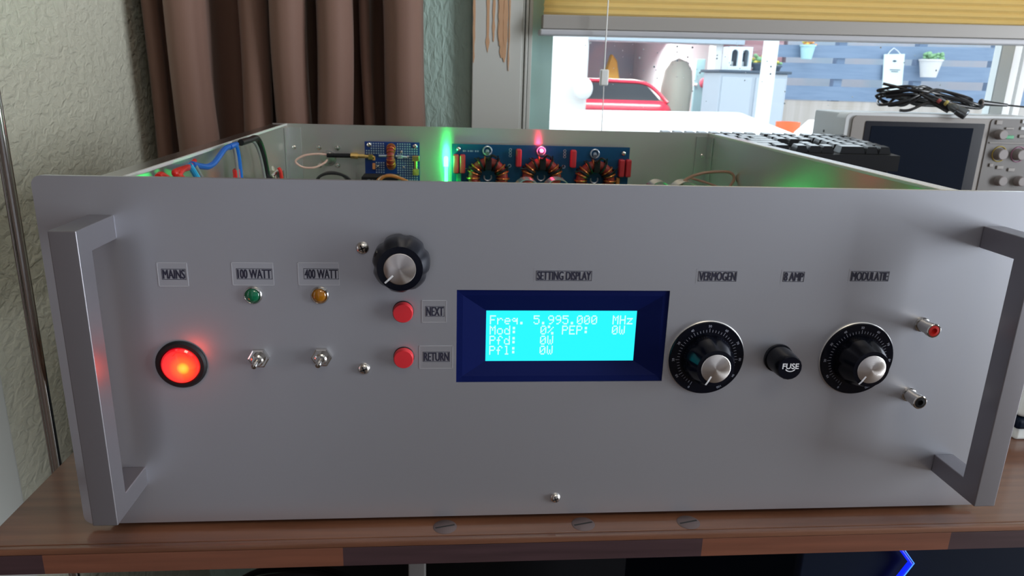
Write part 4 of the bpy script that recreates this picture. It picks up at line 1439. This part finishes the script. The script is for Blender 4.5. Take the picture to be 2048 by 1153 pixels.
for sx in (-1, 1):
    for y in (8400, 10000):
        MB().lathe((CX + sx * 720, y, -990), (sx, 0, 0), [(310, 0), (310, 150), (270, 165), (160, 150)], 28).done('wheel', M['tyre'], car)
    MB().box((CX + sx * 760 - 60, 7900, -420), (CX + sx * 760 + 60, 7980, -180), 20).done('tail_light', M['red_socket'], car)

# things stored in the garage
fr = MB().lathe((2990, 8900, -1300), (0, 0, 1), [(150, 0), (170, 700), (186, 1150), (190, 1400), (165, 1600), (100, 1710), (0.01, 1750)], 24, rad=lambda t, k: 1 + .05 * math.sin(5 * t + k)).done('covered_bundle', M['tarp'], None, origin=(2990, 8900, -1300))
tag(fr, 'pale sheet-covered bundle standing in the garage', 'bundle')
ysd = MB().prism([(2570, -1296), (2860, -1296), (2890, -300), (2930, 30), (2840, 450), (2750, 560), (2690, 350), (2610, 100)], 'xz', 11700, 11900, bevel=40).done('yellow_sack', M['yellow'], None, origin=(2700, 11800, -1300))
tag(ysd, 'yellow sack against the back wall of the garage', 'sack')
bd = thing('blue_door', (3060, 7900, -1300), 'light blue door standing open inside the garage', 'door')
MB().box((2880, 7880, -1295), (2982, 7930, 423), 6).done('door_leaf', M['bluedoor'], bd)
MB().cyl((2866, 7874, 150), (2906, 7874, 150), 14).done('handle', M['white_plastic'], bd)
MB().sphere((2972, 7862, 172), 44, (1, .5, 1.2)).done('pink_hanger', M['pink_ball'], bd, label='pink ornament hanging on the door')

# white post, pale cabinet with lantern and flower pots
po = thing('porch_post', (2040, 4000, -1300), 'white porch post in front of the pale cabinet', 'post')
MB().box((2008, 3970, -1300), (2076, 4036, 1200), 4).done('shaft', M['white_plastic'], po, angle=20)
MB().box((1990, 3950, -1300), (2094, 4056, -1240), 6).done('base', M['white_plastic'], po, angle=20)
cb = thing('garden_cabinet', (2400, 5300, -1300), 'pale grey garden cabinet with a dark lid in front of the fence', 'cabinet')
MB().box((2150, 5080, -1290), (2660, 5450, 268), 6).done('body', M['cabinet'], cb, angle=20)
MB().box((2130, 5060, 268), (2680, 5480, 288), 5).done('lid', M['dark_lid'], cb, angle=20)
for x in (2155, 2410):
    MB().box((x + 8, 5068, -1240), (x + 236, 5082, 240), 5).done('door', M['cabinet'], cb, angle=20)
ln = thing('lantern', (2300, 5180, 288), 'white lantern with arched openings on the cabinet', 'lantern')
body = [(2212, 288), (2388, 288), (2388, 452), (2212, 452)]
def arch(cx, w, z0, z1):
    pts = [(cx - w, z0), (cx + w, z0), (cx + w, z1 - w)]
    for k in range(1, 8):
        t = math.pi * k / 8
        pts.append((cx + w * math.cos(t), z1 - w + w * math.sin(t)))
    pts.append((cx - w, z1 - w))
    return pts
MB().prism(body, 'xz', 5120, 5140, holes=[arch(2258, 24, 315, 432), arch(2340, 24, 315, 432)]).done('front', M['lantern'], ln, angle=20)
MB().box((2212, 5140, 288), (2388, 5250, 300)).box((2212, 5140, 440), (2388, 5250, 452)).box((2212, 5140, 300), (2222, 5250, 440)).box((2378, 5140, 300), (2388, 5250, 440)).done('case', M['lantern'], ln, angle=0)
MB().box((2222, 5235, 300), (2378, 5250, 440)).done('back', M['lantern_in'], ln, angle=0)
MB().cyl((2258, 5190, 300), (2258, 5190, 350), 18, seg=14).cyl((2340, 5190, 300), (2340, 5190, 350), 18, seg=14).done('candles', M['white_plastic'], ln)


def potted(name, cx, cy, z0, z1, r0, r1, pm, label, leaves, lr, hang=False):
    t = thing(name, (cx, cy, z0), label, 'plant')
    MB().lathe((cx, cy, z0), (0, 0, 1), [(r0, 0), (r1, z1 - z0 - 12), (r1 + 6, z1 - z0 - 12), (r1 + 6, z1 - z0), (r1 - 6, z1 - z0), (r1 - 8, z1 - z0 - 20)], 28).done('pot', pm, t)
    rnd = random.Random(int(cx))
    for m, cnt in leaves:
        q = MB()
        for i in range(cnt):
            a, d = rnd.uniform(0, 6.283), rnd.uniform(0, 1) ** .5 * r1 * 1.1
            q.sphere((cx + d * math.cos(a), cy + d * math.sin(a) * .7, z1 + rnd.uniform(-4, lr * 2.2)), rnd.uniform(.5, 1.0) * lr, (1, 1, .8), 8, 6)
        stuff(q.done('foliage', m, t))
    return t


potted('potted_plant', 4020, 5500, 282, 420, 58, 84, M['pot_white'], 'green succulent in a white pot hanging on the fence', [(M['plant'], 40)], 22)
potted('potted_plant', 3000, 5537, 392, 500, 40, 56, M['pot_cyan'], 'orange flowers in a pale cyan pot hanging on the fence', [(M['flower_or'], 14), (M['flower_ye'], 12)], 18)
potted('potted_plant', 2460, 5160, 288, 345, 42, 52, M['dark_lid'], 'yellow flowers in a dark pot between the lantern and the porch post', [(M['flower_ye'], 14), (M['plant'], 12)], 24)
potted('potted_plant', 2610, 5240, 288, 330, 46, 56, M['dark_lid'], 'yellow flowers in a dark pot beyond the porch post', [(M['flower_ye'], 12), (M['plant'], 10)], 18)
# fence
fe = thing('garden_fence', (3800, 5600, -1300), 'blue grey horizontal board fence behind the garden', 'fence')


def board(x0, x1, z0a, z1a, z0b, z1b, y0, y1, m, name='board'):
    vs = [(x0, y0, z0a), (x1, y0, z0b), (x1, y1, z0b), (x0, y1, z0a), (x0, y0, z1a), (x1, y0, z1b), (x1, y1, z1b), (x0, y1, z1a)]
    return MB().add(vs, [(0, 3, 2, 1), (4, 5, 6, 7), (0, 1, 5, 4), (1, 2, 6, 5), (2, 3, 7, 6), (3, 0, 4, 7)]).done(name, m, fe, angle=0)


for k, (a0, a1, b0, b1) in enumerate(((80, 188, 72, 190), (245, 362, 262, 385), (402, 495, 445, 560), (525, 640, 600, 720))):
    board(2680, 6200, a0, a1, b0, b1, 5600, 5622, M['fence'])
for x in (2720, 3300, 3980, 4640, 5300):
    MB().box((x, 5622, -1300), (x + 70, 5690, 760), 3).done('post', M['fence'], fe, angle=0)
MB().box((2680, 5606, -1300), (6200, 5640, 72)).done('lower_panel', M['fence_low'], fe, angle=0)
nb = MB().box((3450, 6900, -1300), (8000, 7000, 900)).done('far_wall', M['garage_back'], None, angle=0, origin=(5000, 6950, -1300))
tag(nb, 'dim far wall showing through the gaps of the fence', 'wall')
# hanging sign
sg = thing('hanging_sign', (3760, 5570, 290), 'white sign hanging on the fence by a string', 'sign')
MB().add([(3700, 5566, 118), (3862, 5566, 140), (3832, 5566, 458), (3660, 5566, 450), (3700, 5576, 118), (3862, 5576, 140), (3832, 5576, 458), (3660, 5576, 450)],
         [(0, 1, 2, 3), (7, 6, 5, 4), (0, 4, 5, 1), (1, 5, 6, 2), (2, 6, 7, 3), (3, 7, 4, 0)]).done('board', M['tag'], sg, angle=0)
MB().tube([(3690, 5568, 448), (3740, 5580, 500), (3800, 5568, 452)], 3, 6, smooth=2).done('string', M['white_plastic'], sg)
q = MB()
q.sphere((3755, 5564, 400), 14, (1.2, .2, .6), 10, 6)
for zz, w in ((330, 44), (316, 30)):
    q.box((3770 - w, 5563, zz), (3770 + w, 5566, zz + 6))
q.done('printing', M['dark_lid'], sg, angle=0)
# orange tub, white crate and white table
op = MB().lathe((2345, 4300, -1300), (0, 0, 1), [(60, 0), (66, 1190), (75, 1194), (75, 1270), (62, 1270), (60, 1240)], 28).done('orange_bin', M['orange'], None, origin=(2345, 4300, -1300))
tag(op, 'orange bin standing beyond the white table', 'bin')
cr = thing('white_crate', (2240, 3650, -1300), 'pinkish white crate between the white table and the oscilloscope', 'crate')
MB().prism([(2150, -1296), (2420, -1296), (2420, 14), (2228, 14), (2176, -36), (2150, -60)], 'xz', 3550, 3800, bevel=6).done('body', M['boxwhite'], cr, angle=30)
tb = thing('garden_table', (1100, 2900, -1300), 'bright white garden table right outside the window', 'table')
top = [(560, 1700), (1262, 1700), (1305, 1881), (1356, 2076), (1560, 2860), (1745, 3560), (1760, 3640), (1735, 3672), (1670, 3660), (560, 3430)]
MB().prism(top, 'xy', 20, 50, bevel=6).done('table_top', M['table_white'], tb, angle=40)
for x, y in ((620, 1800), (1200, 1800), (640, 3350), (1600, 3500)):
    MB().box((x - 30, y - 30, -1300), (x + 30, y + 30, 20), 3).done('leg', M['table_white'], tb, angle=20)
